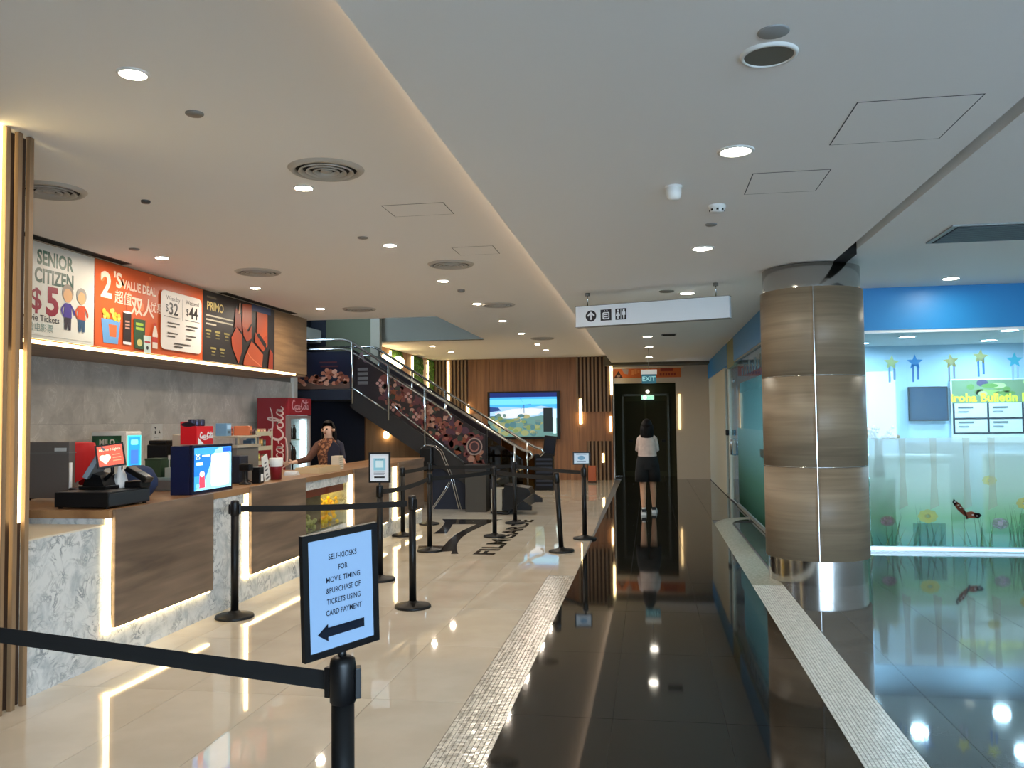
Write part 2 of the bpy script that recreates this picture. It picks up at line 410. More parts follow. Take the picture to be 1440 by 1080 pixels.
# plain beige edge beyond the mosaic and the mosaic strips themselves
e = MB(); e.prism([(-1.08, 8.85, -0.006), (-0.80, 8.85, -0.006), (-0.82, 11.2, -0.006), (-0.96, 23.0, -0.006), (-1.08, 23.0, -0.006)], (0, 0, 0.0065))
e.build('trim_1', M_BEIGE, None, 'structure')
def mosaic(name, x0, x1, y0, y1, pitch, gap, m, label):
    bed = bx(name, (x0, y0, -0.02, x1, y1, -0.0025), mat('mosaic_grout_dark', (84, 82, 78), 0.8), None, 0, 'structure')
    V = []; Fc = []; h = pitch-gap
    for i in range(int(round((x1-x0)/pitch))):
        for j in range(int((y1-y0)/pitch)):
            a = x0+i*pitch+gap/2; c = y0+j*pitch+gap/2; k = len(V)
            tz = [random.uniform(-0.00025, 0.00025) for _ in range(2)]
            V += [(a, c, -0.0025), (a+h, c, -0.0025), (a+h, c+h, -0.0025), (a, c+h, -0.0025),
                  (a+.001, c+.001, tz[0]+tz[1]), (a+h-.001, c+.001, -tz[0]+tz[1]), (a+h-.001, c+h-.001, -tz[0]-tz[1]), (a+.001, c+h-.001, tz[0]-tz[1])]
            Fc += [(k, k+1, k+5, k+4), (k+1, k+2, k+6, k+5), (k+2, k+3, k+7, k+6), (k+3, k, k+4, k+7), (k+4, k+5, k+6, k+7)]
    me = bpy.data.meshes.new('mosaic_chip'); me.from_pydata(V, [], Fc); me.materials.append(m)
    o = link('mosaic_chips', me, bed, 'stuff')
    return bed
mosaic('trim_2', -1.08, -0.80, 1.5, 8.85, 0.02545, 0.0028, M_MOSL, '')
mosaic('trim_3', 0.95, 1.25, 1.5, 8.55, 0.02, 0.0026, M_MOSR, '')
# pale strip continuing past the column and rounding towards the shopfront
pts_o = [(0.95, 8.555)]+[(0.95, 13.2)]+[(0.95+0.62*(1-math.cos(a)), 13.2+1.15*math.sin(a)) for a in [PI/2*k/8 for k in range(1, 9)]]
pts_i = [(1.56, 14.05)]+[(1.22+0.34*(1-math.cos(a)), 13.3+0.75*math.sin(a)) for a in [PI/2*k/8 for k in range(7, 0, -1)]]+[(1.22, 13.3), (1.22, 8.9), (1.25, 8.555)]
e = MB(); e.prism([(x, y, -0.004) for x, y in pts_o+pts_i], (0, 0, 0.0048)); e.build('trim_4', M_PALE, None, 'structure')
bx('floor', (1.25, 14.4, -0.05, 4.6, 23.4, -0.0045), M_GROUTD, None, 0, 'structure')

# ================================================================== CEILINGS
ZL, ZC, ZR = 3.35, 3.15, 3.20
c = MB()
c.box(-7.4, -3.6, ZL, -0.95, 13.4, 3.62); c.box(-3.43, 13.4, ZL, -0.95, 17.42, 3.62); c.box(-7.4, 17.42, ZL, -0.95, 23.05, 3.62); c.box(-7.4, 13.4, ZL, -7.0, 17.35, 3.62)
c.build('ceiling', M_CEIL, None, 'structure')
c = MB(); c.prism([(-1.13, -3.6, ZC), (1.80, -3.6, ZC), (1.80, 8.72, ZC), (1.58, 8.72, ZC), (1.58, 22.6, ZC), (-1.0, 22.6, ZC)], (0, 0, 0.6)); c.build('ceiling', M_CEIL, None, 'structure')
bx('ceiling', (1.95, -3.6, ZR, 7.3, 10.85, 3.6), M_CEIL, None, 0, 'structure')
bx('ceiling', (1.58, 8.75, ZR, 1.95, 10.85, 3.6), M_CEIL, None, 0, 'structure')
bx('ceiling', (-1.4, 22.6, 3.45, 1.7, 24.8, 3.6), M_CEIL, None, 0, 'structure')
bx('trim_5', (1.70, -3.6, 3.30, 2.1, 8.95, 3.60), mat('slot_shade', (120, 112, 102), 0.8), None, 0, 'structure'); bx('trim_6', (1.801, 8.3, 3.155, 1.949, 8.75, 3.3), M_CUT, None, 0, 'structure')  # shade inside the ceiling slot and its end put into these dark colours
cv = MB(); cv.prism([(-1.142, -3.4, 3.225), (-1.134, -3.4, 3.225), (-1.012, 22.4, 3.225), (-1.02, 22.4, 3.225)], (0, 0, 0.10)); cv.build('trim_12', mat('added_ceiling_fill', (255, 228, 200), 0.5, 0, 2.2), None, 'structure')  # unseen glowing strip added above the corridor edge to brighten the left ceiling
# void above the stair opening
v = MB(); v.box(-5.85, 17.35, 3.35, -3.43, 17.5, 5.2); v.box(-3.43, 13.3, 3.62, -3.3, 17.5, 5.2); v.box(-7.1, 13.2, 3.62, -3.3, 13.4, 5.2)
v.build('wall_void', mat('void_grey_paint', (132, 128, 116), 0.7), None, 'structure')
bx('ceiling', (-7.4, 13.2, 5.2, -3.3, 17.6, 5.3), mat('void_grey_paint', (132, 128, 116), 0.7), None, 0, 'structure')
bx('trim_6', (-5.86, 17.2, 2.3, -5.66, 17.36, 5.2), mat('pale_column_paint', (178, 170, 150), 0.6), None, 0, 'structure')
bx('wall_landing', (-6.9, 17.3, 0, -5.86, 17.5, 5.2), M_OLIVE, None, 0, 'structure')
bx('wall_landing', (-7.6, 17.28, 0, -6.9, 17.5, 5.2), M_NAVY, None, 0, 'structure')

# ================================================================== WALLS
wm = bx('wall_left', (-6.75, 4.2, 0, -6.62, 14.85, 2.6), mat('wall_substrate', (110, 106, 100), 0.8), None, 0, 'structure')
bx('trim_7', (-6.76, 14.85, 0, -6.55, 15.0, 3.35), M_WHITE, None, 0, 'structure')
for i in range(9):
    for j, (za, zb) in enumerate(((0.0, 0.68), (0.68, 1.64), (1.64, 2.384))):
        y0 = 4.2+i*1.2; y1 = min(y0+1.2, 14.85)
        if y1-y0 < 0.05: continue
        b = MB(); b.box(0, y0+0.0008, za+0.0008, 0.02, y1-0.0008, zb-0.0008); b.build('marble_panel', M_MARG, wm, None, (-6.62, 0, 0))
bx('wall_left', (-7.4, -3.6, 0, -7.25, 15.2, 3.4), M_DGREY, None, 0, 'structure')
bx('wall_left', (-7.4, 15.2, 0, -7.25, 17.4, 5.2), M_NAVY, None, 0, 'structure')
# bulkhead carrying the menu boards
bk = bx('wall_bulkhead', (-7.0, 4.2, 2.385, -5.62, 13.2, 3.35), M_WOODB, None, 0, 'structure')
bx('bulkhead_panel', (-5.62, 11.93, 2.42, -5.60, 13.2, 3.35), M_WOODB, bk)
bx('light_strip', (-5.6195, 4.3, 2.388, -5.598, 12.75, 2.418), M_LED, bk)
# end wall of the cinema lobby: planks, slats, LED fittings
we = bx('wall_end', (-6.1, 23.0, 0, -1.0, 23.2, 3.35), M_SLATB, None, 0, 'structure')
pb = {}
x = -6.0
while x < -1.02:
    w = random.choice((0.24, 0.3, 0.36)); x1 = min(x+w, -1.0)
    key = round(x1-x, 3)
    if key not in pb: pb[key] = MB().box(-key/2+0.002, -0.02, 0.0, key/2-0.002, 0, 3.35).mesh('wood_plank', M_WOODW)
    link('wood_plank', pb[key], we, None, ((x+x1)/2, 23.0-0.001*random.random(), 0)); x = x1
sl = MB().box(-0.026, -0.06, 0, 0.026, 0, 3.35).mesh('slat', M_SLAT)
sl2 = MB().box(-0.026, -0.06, 0, 0.026, 0, 1.5).mesh('slat', M_SLAT)
sl3 = MB().box(-0.026, -0.06, 0, 0.026, 0, 1.05).mesh('slat', M_SLAT)
back_dark = bx('slat_backing', (-1.98, 22.972, 1.85, -1.05, 22.978, 3.35), M_SLATB, we)
bx('slat_backing', (-1.72, 22.972, 0, -1.05, 22.978, 1.05), M_SLATB, we)
bx('slat_backing', (-5.95, 22.972, 0, -5.0, 22.978, 3.35), M_SLATB, we)
for k in range(9): link('slat', sl2, we, None, (-1.95+k*0.105, 22.975, 1.85))
for k in range(6): link('slat', sl3, we, None, (-1.66+k*0.105, 22.975, 0))
for k in range(9): link('slat', sl, we, None, (-5.9+k*0.105, 22.975, 0))
for (xx, z0, z1, w) in ((-1.02, 2.3, 3.25, 0.06), (-1.86, 1.52, 2.2, 0.075), (-1.05, 1.3, 1.72, 0.05), (-1.27, 0.48, 0.72, 0.06), (-5.55, 2.2, 3.3, 0.06), (-5.0, 1.78, 2.1, 0.075)):
    bx('light_strip', (xx-w/2, 22.9, z0, xx+w/2, 22.93, z1), M_LEDW, we)
# side wall of the far lobby with moss panels
wf = bx('wall_side', (-6.2, 17.5, 0, -6.02, 23.0, 3.35), M_SLATB, None, 0, 'structure')
M_MOSS = speckle('green_moss', (40, 74, 22), (96, 138, 44), 22.0, 0.9, 0.05)
yy = 17.5
for i, (w, kind_) in enumerate(((1.5, 'w'), (0.9, 'm'), (0.95, 'w'), (1.0, 'm'), (0.5, 'w'), (0.6, 'm'))):
    if kind_ == 'w': bx('wood_plank', (-6.02, yy+0.003, 0, -6.0, yy+w-0.003, 3.35), M_WOODW, wf)
    else:
        mo = MB()
        for a in range(6):
            for b_ in range(22):
                mo.sphere((-6.0, yy+w*(a+0.5)/6, 0.08+b_*0.15), 0.10*random.uniform(0.8, 1.25), 8, sx=0.6)
        q = mo.build('moss_panel', M_MOSS, wf, 'stuff')
        bx('light_strip', (-6.0, yy-0.05, 0.1, -5.96, yy-0.005, 3.3), M_LEDW, wf)
    yy += w
# corridor end: cream wall, opening, dark doors beyond
wc = MB(); wc.box(-1.0, 23.3, 0, -0.97, 23.5, 2.62); wc.box(0.70, 23.3, 0, 1.80, 23.5, 2.62); wc.box(-1.0, 23.3, 2.62, 1.80, 23.5, 3.08)
wc.build('wall_corridor', M_PINKW, None, 'structure')
bx('trim_8', (-1.0, 23.18, 3.02, 0.92, 23.3, 3.07), mat('cream_trim_paint', (214, 196, 168), 0.6), None, 0, 'structure')
bx('trim_9', (-1.2, 22.62, 3.08, 1.56, 23.6, 3.45), mat('end_gap_shade', (84, 80, 68), 0.8), None, 0, 'structure')  # shade of the gap at the ceiling end, put in as dark grey
M_DOORK = mat('dark_green_paint', (62, 62, 42), 0.7, spec=0.2)
M_DOORE = mat('dark_green_edge', (66, 68, 46), 0.4)
bx('wall_vestibule', (-1.3, 24.55, 0, 1.3, 24.7, 3.0), M_DOORK, None, 0, 'structure')
bx('wall_vestibule', (-1.3, 23.5, 0, -1.0, 24.6, 3.0), mat('dark_brown_paint', (44, 34, 26), 0.5), None, 0, 'structure')
bx('wall_vestibule', (0.75, 23.5, 0, 1.3, 24.6, 3.0), M_DOORK, None, 0, 'structure')
bx('ceiling', (-1.3, 23.5, 2.75, 1.3, 24.6, 2.9), M_DOORK, None, 0, 'structure')
d = bx('door_1', (-0.74, 24.49, 0.0, 0.48, 24.55, 2.3), M_DOORK, None, 0, 'structure')
for a, b_ in ((-0.80, -0.74), (0.48, 0.54)): bx('door_frame', (a, 24.44, 0, b_, 24.55, 2.36), M_DOORE, d)
bx('door_frame', (-0.80, 24.44, 2.30, 0.54, 24.55, 2.36), M_DOORE, d)
for a, b_ in ((-0.70, -0.16), (-0.10, 0.44)):
    bx('door_panel', (a, 24.475, 0.15, b_, 24.49, 2.15), mat('dark_green_panel', (48, 48, 32), 0.7, spec=0.2), d)
bx('door_handle', (-0.62, 24.44, 0.98, -0.50, 24.475, 1.04), M_BLK, d); bx('door_handle', (0.32, 24.44, 0.98, 0.42, 24.475, 1.04), M_BLK, d)
bx('light_strip', (0.76, 23.26, 1.35, 0.82, 23.3, 2.3), mat('dim_wall_light', (255, 220, 160), 0.5, 0, 2.0), None, 0, 'structure').name = 'trim_10'
# right side: fascia, window wall of the shop, enclosing walls
bx('wall_right', (1.56, 10.85, 2.68, 7.3, 10.98, 3.2), M_BLUE, None, 0, 'structure')
bx('wall_right', (1.56, 10.98, 2.70, 1.70, 16.2, 3.2), M_BLUE, None, 0, 'structure')
bx('wall_right', (1.56, 17.6, 2.70, 1.70, 23.3, 3.2), M_BLUE, None, 0, 'structure')
bx('wall_right', (1.565, 16.2, 2.62, 1.70, 17.6, 3.2), mat('green_grey_fascia', (120, 128, 100), 0.6), None, 0, 'structure')
bx('wall_right', (1.58, 18.4, -0.01, 1.7, 23.35, 2.71), mat('pale_grey_wall', (190, 188, 172), 0.6), None, 0, 'structure')
bx('wall_right', (7.2, -3.6, 0, 7.35, 15.0, 3.3), M_WHITE, None, 0, 'structure')
# wall behind the photographer with a big daylight window
wb = MB(); wb.box(-7.4, -3.75, 0, 0.0, -3.6, 3.4); wb.box(7.0, -3.75, 0, 7.35, -3.6, 3.4); wb.box(0.0, -3.75, 3.0, 7.0, -3.6, 3.4)
wb.build('wall_back', M_WHITE, None, 'structure')
wn = bx('window_1', (0.0, -3.72, 0.0, 0.08, -3.62, 3.0), M_STEEL, None, 0, 'structure')
for xx in (1.1, 2.2, 3.8, 5.4, 6.92): bx('mullion', (xx, -3.72, 0, xx+0.08, -3.62, 3.0), M_STEEL, wn)
bx('mullion', (0.08, -3.72, 0.0, 6.92, -3.62, 0.08), M_STEEL, wn); bx('mullion', (0.08, -3.72, 2.92, 6.92, -3.62, 3.0), M_STEEL, wn)
bx('terrace', (-12, -16, -0.06, 20, -3.75, -0.01), mat('concrete', (150, 150, 148), 0.8), None, 0, 'structure')

# ================================================================== SHOP (right)
M_SHOPW = mat('shop_wall_paint', (178, 204, 224), 0.7)
bx('floor', (1.60, 14.2, -0.02, 4.5, 18.45, 0.004), mat('shop_floor', (170, 168, 160), 0.4), None, 0, 'structure')
bx('floor', (1.72, 11.0, -0.02, 7.2, 14.2, 0.02), mat('shop_floor', (170, 168, 160), 0.4), None, 0, 'structure')
bx('wall_shop', (2.9, 14.2, 0, 7.2, 14.35, 2.95), M_SHOPW, None, 0, 'structure')
bx('wall_shop', (1.70, 18.4, 0, 3.0, 18.5, 2.95), M_SHOPW, None, 0, 'structure')
bx('wall_shop', (2.9, 14.35, 0, 3.0, 18.4, 2.95), M_SHOPW, None, 0, 'structure')
bx('ceiling', (1.70, 10.98, 2.75, 7.2, 18.4, 2.95), mat('shop_ceiling', (205, 208, 208), 0.8), None, 0, 'structure')
for i, (xx, yy) in enumerate(((2.5, 12.0), (3.6, 12.6), (4.7, 12.0), (5.9, 12.6), (3.2, 13.5), (5.0, 13.5), (2.6, 15.6))):
    t = thing('downlight', 'round white downlight inside the shop, ' + ('nearest the glass beside the column', 'second from the column', 'in the middle near the glass', 'at the right end', 'over the dark monitor', 'over the bulletin board', 'in the side bay behind the column')[i], 'downlight', (xx, yy, 2.75), group='round shop downlights')
    MB().lathe([(0.10, -0.006), (0.105, -0.012), (0.125, -0.012), (0.13, 0.0)], (0, 0, 0), 28).build('trim_ring', M_WHITE, t)
    MB().lathe([(0.102, -0.005), (0, -0.005)], (0, 0, 0), 24).build('lens', M_LAMPS, t)
# front window of the shop
w2 = bx('window_2', (1.6, 10.86, 0.0, 7.2, 10.93, 0.055), mat('silver_sill', (206, 224, 232), 0.25, 0.4), None, 0, 'structure')
bx('window_frame', (1.6, 10.86, 2.645, 7.2, 10.93, 2.68), mat('white_rail', (232, 240, 240), 0.3), w2)
bx('light_strip', (1.62, 10.845, 0.012, 7.15, 10.859, 0.04), mat('sill_glow', (205, 238, 255), 0.4, 0, 1.2), w2)  # no lamp: glow added for the bright look of the steel sill
for a, b_ in ((1.64, 2.615), (2.625, 4.415), (4.425, 6.215), (6.225, 7.2)): bx('glass_pane', (a, 10.89, 0.055, b_, 10.90, 2.645), M_GLASS, w2)
M_FILM = film('meadow_print_film', [(0.0, (70, 150, 140)), (0.25, (140, 186, 130)), (0.5, (206, 216, 196)), (1.0, (232, 234, 230))], 0.06, 1.45, 0.70, 0.60)
fl_ = MB(); fl_.face([(2.63, 10.886, 0.06), (7.18, 10.886, 0.06), (7.18, 10.886, 1.36), (2.63, 10.886, 1.36)]); fl_.build('film', M_FILM, w2)
fl_ = MB(); fl_.face([(1.66, 10.886, 0.06), (2.61, 10.886, 0.06), (2.61, 10.886, 0.90), (1.66, 10.886, 0.90)]); fl_.build('film', film('leaf_print_film', [(0, (40, 130, 84)), (1, (120, 200, 180))], 0.06, 0.9, 0.9, 0.85), w2)
a = Art(0, 0.6, 0.42)
rnd = random.Random(3)
for k in range(150):
    x0 = rnd.uniform(1.7, 6.4); h = rnd.uniform(0.2, 0.62); ln = rnd.uniform(-0.12, 0.12)
    a.lay = k % 6; col = rnd.choice([(96, 150, 74), (130, 172, 88), (70, 128, 80), (156, 186, 110)])
    a.poly(col, [(x0-0.012, 0.06), (x0+0.012, 0.06), (x0+ln*0.5+0.008, h*0.6), (x0+ln, h), (x0+ln*0.45-0.004, h*0.6)])
def flower(a, x0, z0, r, petal, heart, n=8):
    for k in range(n): a.ell(petal, x0+r*0.62*math.cos(2*PI*k/n), z0+r*0.45*math.sin(2*PI*k/n), r*0.42, r*0.3, 10, 2*PI*k/n)
    a.ell(heart, x0, z0, r*0.34, r*0.26, 12)
a.lay = 7
for (x0, z0, r, p, h_) in ((3.28, 0.42, 0.14, (240, 214, 90), (230, 160, 60)), (2.82, 0.36, 0.11, (206, 150, 176), (190, 120, 150)), (3.98, 0.85, 0.10, (236, 220, 120), (226, 180, 80)), (4.36, 0.58, 0.12, (236, 196, 70), (206, 130, 40)), (4.08, 0.34, 0.12, (196, 150, 190), (220, 190, 210)), (4.72, 0.36, 0.13, (190, 146, 180), (214, 190, 200)), (5.3, 0.5, 0.14, (240, 210, 90), (220, 150, 60)), (5.9, 0.4, 0.12, (206, 150, 176), (190, 120, 150))): flower(a, x0, z0, r*0.8, p, h_)
a.rect((40, 110, 120), 3.10, 0.07, 3.47, 0.34); a.rect((70, 120, 60), 4.30, 0.07, 4.42, 0.46)
for k in range(5):                                   # pale tree trunks of the print
    x0 = (3.0, 3.35, 3.72, 4.0, 4.45)[k]; a.poly((206, 196, 176), [(x0-0.05, 0.50), (x0+0.05, 0.55), (x0+0.032, 0.9), (x0+0.045, 1.36), (x0-0.035, 1.36), (x0-0.025, 0.95)])
a.build('print', (0, 10.884, 0), *SOUTH, w2)
# butterfly and star stickers on the glass
bt = Art(0, 0.6, 0.95)
bt.poly((120, 50, 34), [(0, 0), (-0.10, 0.16), (-0.20, 0.24), (-0.23, 0.17), (-0.16, 0.05), (-0.05, -0.06)])
bt.poly((150, 70, 48), [(0, 0), (0.10, 0.02), (0.2, -0.02), (0.26, -0.06), (0.2, -0.12), (0.05, -0.12), (-0.05, -0.06)])
bt.poly((30, 24, 24), [(-0.16, 0.19), (-0.22, 0.27), (-0.25, 0.2), (-0.21, 0.12)]); bt.poly((30, 24, 24), [(0.15, -0.02), (0.24, -0.01), (0.29, -0.06), (0.22, -0.13), (0.15, -0.09)])
for (x0, z0) in ((-0.14, 0.14), (-0.2, 0.2), (0.12, -0.05), (0.2, -0.07), (-0.1, 0.09)): bt.ell((230, 220, 210), x0, z0, 0.022, 0.014, 8)
bt.poly((70, 36, 28), [(-0.06, 0.05), (-0.03, 0.06), (0.04, -0.13), (0.0, -0.14)])
for it_ in range(len(bt.items)):
    c0, vs0, fs0, l0 = bt.items[it_]; bt.items[it_] = (c0, [(a_*0.60, b_*0.60) for a_, b_ in vs0], fs0, l0)
tag(bt.build('butterfly_sticker', (3.71, 10.88, 0.47), *SOUTH), 'reddish brown butterfly sticker low on the shop glass', 'sticker')
for k, (x0, c1, c2, lb) in enumerate(((2.92, (196, 216, 130), (110, 150, 190), 'pale green star sticker with streamers nearest the column'), (3.19, (50, 130, 200), (60, 110, 180), 'blue star sticker with streamers on the shop glass'), (3.60, (206, 206, 110), (150, 150, 170), 'dull yellow star sticker with grey streamers on the shop glass'), (3.93, (214, 220, 120), (60, 120, 190), 'pale yellow star sticker with one blue streamer on the shop glass'), (4.31, (70, 190, 214), (170, 200, 230), 'turquoise star sticker with pale streamers, rightmost on the shop glass'))):
    st = Art(0, 0.6, 0.8); st.rect(c2, -0.035, -0.24, -0.012, -0.02); st.rect(c2, 0.02, -0.21, 0.045, -0.02); st.star(c1, 0, 0, 0.095, rot=PI/2+0.1*(k % 3-1))
    tag(st.build('star_sticker', (x0, 10.884, 2.28+0.05*(k == 3)), *SOUTH), lb, 'sticker', 'star stickers on the shop glass')
# side window and glass doors of the shop along the corridor
M_ALU = mat('dull_aluminium', (128, 132, 128), 0.5)
w3 = bx('window_3', (1.57, 10.95, 0, 1.64, 16.2, 0.05), M_ALU, None, 0, 'structure')
bx('window_frame', (1.57, 10.95, 2.67, 1.64, 16.2, 2.72), M_ALU, w3)
for a_, b_ in ((10.96, 12.6), (12.61, 14.3), (14.31, 16.18)): bx('glass_pane', (1.60, a_, 0.05, 1.61, b_, 2.67), M_GLASS, w3)
f3 = MB(); f3.face([(1.598, 10.98, 0.06), (1.598, 16.1, 0.06), (1.598, 16.1, 1.45), (1.598, 10.98, 1.45)]); f3.build('film', film('hedge_print_film', [(0, (40, 62, 40)), (0.4, (84, 110, 84)), (1, (132, 156, 148))], 0.06, 1.45, 0.92, 0.7), w3)
f3 = MB(); f3.face([(1.598, 11.5, 1.45), (1.598, 15.6, 1.45), (1.598, 15.6, 2.25), (1.598, 11.5, 2.25)]); f3.build('film', film('teal_film', [(0, (110, 146, 142)), (1, (92, 126, 122))], 1.45, 2.25, 0.72, 0.62), w3)
sg = Art(0, 0.6)
for k in range(9): sg.rect((70, 90, 90), -15.2+k*0.36, 2.36, -15.05+k*0.36, 2.50+0.06*(k % 2))
sg.ell((190, 150, 90), -12.2, 1.55, 0.2, 0.16); sg.ell((40, 60, 60), -12.2, 1.55, 0.1, 0.08); sg.rect((50, 80, 80), -12.9, 1.05, -12.4, 1.17); sg.rect((50, 80, 80), -12.4, 1.8, -12.0, 1.9)
sg.build('print', (1.594, 0, 0), (0, -1, 0), (0, 0, 1), w3)
dr = bx('door_2', (1.57, 17.5, 0, 1.66, 17.62, 2.7), mat('cream_door_post', (206, 200, 180), 0.45), None, 0, 'structure')
for a_, b_ in ((16.22, 16.84), (16.86, 17.48)): bx('glass_pane', (1.60, a_, 0.02, 1.612, b_, 2.6), M_GLASS, dr)
for a_ in (16.74, 16.96):
    MB().tube([(1.60, a_, 0.92), (1.55, a_, 0.92), (1.55, a_, 1.22), (1.60, a_, 1.22)], 0.014, 8).build('door_handle', M_CHROME, dr)
    MB().cyl((1.585, a_, 2.35), (1.60, a_, 2.35), 0.04, 14).build('glass_clamp', M_CHROME, dr)
MB().box(1.50, 17.44, 1.28, 1.565, 17.60, 1.40, bevel=0.02).build('door_lock', M_BLK, dr)
w4 = bx('window_4', (1.58, 17.64, 0, 1.64, 18.4, 0.05), M_ALU, None, 0, 'structure'); bx('glass_pane', (1.60, 17.64, 0.05, 1.61, 18.4, 2.66), M_GLASS, w4)
# things inside the shop
t = thing('bulletin_board', 'white shop bulletin board with dark grid and yellow lettering', 'board', (4.66, 14.15, 1.2))
MB().box(0, 0, 0, 2.3, 0.03, 1.0, bevel=0.005).build('board', mat('board_white', (228, 232, 226), 0.6), t)
a = Art(0, 0.6)
a.rect((126, 150, 112), 0.02, 0.62, 2.28, 0.98)
for k in range(26): a.lay = 2+k % 4; a.ell(random.choice([(110, 150, 70), (150, 180, 96), (90, 80, 110), (190, 210, 140)]), random.uniform(0.1, 2.2), random.uniform(0.76, 0.95), random.uniform(0.05, 0.14), random.uniform(0.03, 0.06), 10)
a.lay = 7; a.text((246, 240, 60), 'iroha Bulletin Board', 0.0, 0.645, 0.18, 0.04)
for xx in (0.02, 0.52, 1.02, 1.52, 2.02): a.rect((40, 44, 56), xx, 0.14, xx+0.03, 0.62)
for zz in (0.14, 0.37): a.rect((40, 44, 56), 0.02, zz, 2.28, zz+0.025)
for xx in (0.1, 0.6, 1.1, 1.6):
    for zz in (0.54, 0.31): a.rect((110, 116, 122), xx, zz, xx+0.22, zz+0.025); a.rect((150, 156, 160), xx, zz-0.06, xx+0.15, zz-0.04)
a.build('print', (0, -0.001, 0), *SOUTH, t)
t = thing('wall_monitor', 'dark wall monitor inside the shop beside the bulletin board', 'monitor', (4.03, 14.12, 1.55))
MB().box(0, 0, 0, 0.58, 0.05, 0.54, bevel=0.006).build('screen_body', M_BLKP, t); MB().box(0.02, -0.003, 0.02, 0.56, -0.0005, 0.52).build('screen', mat('dark_screen', (36, 66, 92), 0.08), t)
t = thing('low_cabinet', 'grey low cabinet standing under the dark shop monitor', 'cabinet', (3.95, 13.75, 0.02))
MB().box(0, 0, 0, 0.75, 0.42, 1.2, bevel=0.008).build('body', mat('cabinet_grey', (150, 156, 160), 0.5), t)
for k in range(2): MB().box(0.02+0.365*k, -0.015, 0.05, 0.365+0.365*k, 0, 1.15, bevel=0.004).build('door', mat('cabinet_door_grey', (140, 148, 152), 0.45), t)
t = thing('partition', 'long cream half height partition behind the shop glass', 'partition', (4.5, 12.4, 0.02))
MB().box(0, 0, 0, 2.6, 0.12, 1.05).build('panel', mat('partition_cream', (196, 200, 170), 0.6), t); MB().box(-0.02, -0.03, 1.05, 2.62, 0.15, 1.09).build('top_rail', M_WHITE, t)
t = thing('reception_desk', 'white reception desk inside the shop left of the partition', 'desk', (2.95, 12.9, 0.02))
MB().box(0, 0, 0, 1.25, 0.5, 1.0).build('body', M_WHITE, t); MB().box(-0.04, -0.04, 1.0, 1.29, 0.54, 1.05, bevel=0.008).build('top', M_WHITEP, t)
t = thing('picture_frame', 'black picture frame leaning upright behind the column on the shop wall', 'picture', (3.06, 14.15, 1.42))
MB().box(0, 0, 0, 0.2, 0.03, 0.56).build('frame', M_BLK, t); MB().box(0.035, -0.003, 0.04, 0.165, -0.001, 0.52).build('picture', mat('pale_print', (196, 206, 220), 0.5), t)
t = thing('flower_vase', 'dried brown flower arrangement standing on the white shop desk', 'flowers', (3.3, 13.1, 1.07))
MB().lathe([(0.0, 0.0), (0.06, 0.0), (0.075, 0.08), (0.04, 0.16), (0.045, 0.19)], (0, 0, 0), 14).build('vase', M_WHITEP, t)
fm = MB()
for k in range(34):
    an = random.uniform(0, 2*PI); l = random.uniform(0.15, 0.3); p = Vector((math.cos(an)*l*0.9, math.sin(an)*l*0.6, 0.2+random.uniform(0.03, 0.2)))
    fm.tube([(0, 0, 0.16), p*0.6+Vector((0, 0, 0.08)), p], 0.005, 5); fm.sphere(p, random.uniform(0.02, 0.045), 8, 1)
fm.build('flowers', [mat('stem_brown', (90, 76, 52), 0.8), mat('dried_petal', (150, 128, 100), 0.8)], t)
t = thing('planter_box', 'tall green leaf covered box behind the shop glass beside the column', 'box', (2.66, 11.02, 0.02))
MB().box(0, 0, 0, 0.3, 0.28, 0.84, bevel=0.006).build('box', mat('leaf_green_box', (84, 170, 130), 0.5), t)
a = Art(0, 0.6)
for k in range(9): an = random.uniform(0.6, 2.4); x0 = random.uniform(0.05, 0.25); z0 = random.uniform(0.05, 0.4); l = random.uniform(0.2, 0.34); dx, dz = math.cos(an)*l*0.4, math.sin(an)*l; a.poly(random.choice([(60, 140, 84), (120, 190, 140), (150, 210, 160)]), [(x0, z0), (min(0.29, max(0.01, x0+dx*0.5+0.05)), z0+dz*0.5), (min(0.29, max(0.01, x0+dx)), z0+dz), (min(0.29, max(0.01, x0+dx*0.5-0.03)), z0+dz*0.5)])
a.build('print', (0, -0.001, 0), *SOUTH, t)
t = thing('bar_stool', 'dark slim post stand on the leaf green box behind the glass', 'stand', (2.81, 11.16, 0.862))
MB().lathe([(0, 0), (0.075, 0), (0.07, 0.02), (0.05, 0.2), (0.042, 0.42), (0.045, 0.44), (0, 0.44)], (0, 0, 0), 14).build('body', mat('dark_teal_ceramic', (36, 58, 76), 0.4), t)
t.name = 'slim_vase'; t['label'] = 'slim dark teal vase on the leaf green box behind the glass'; t['category'] = 'vase'

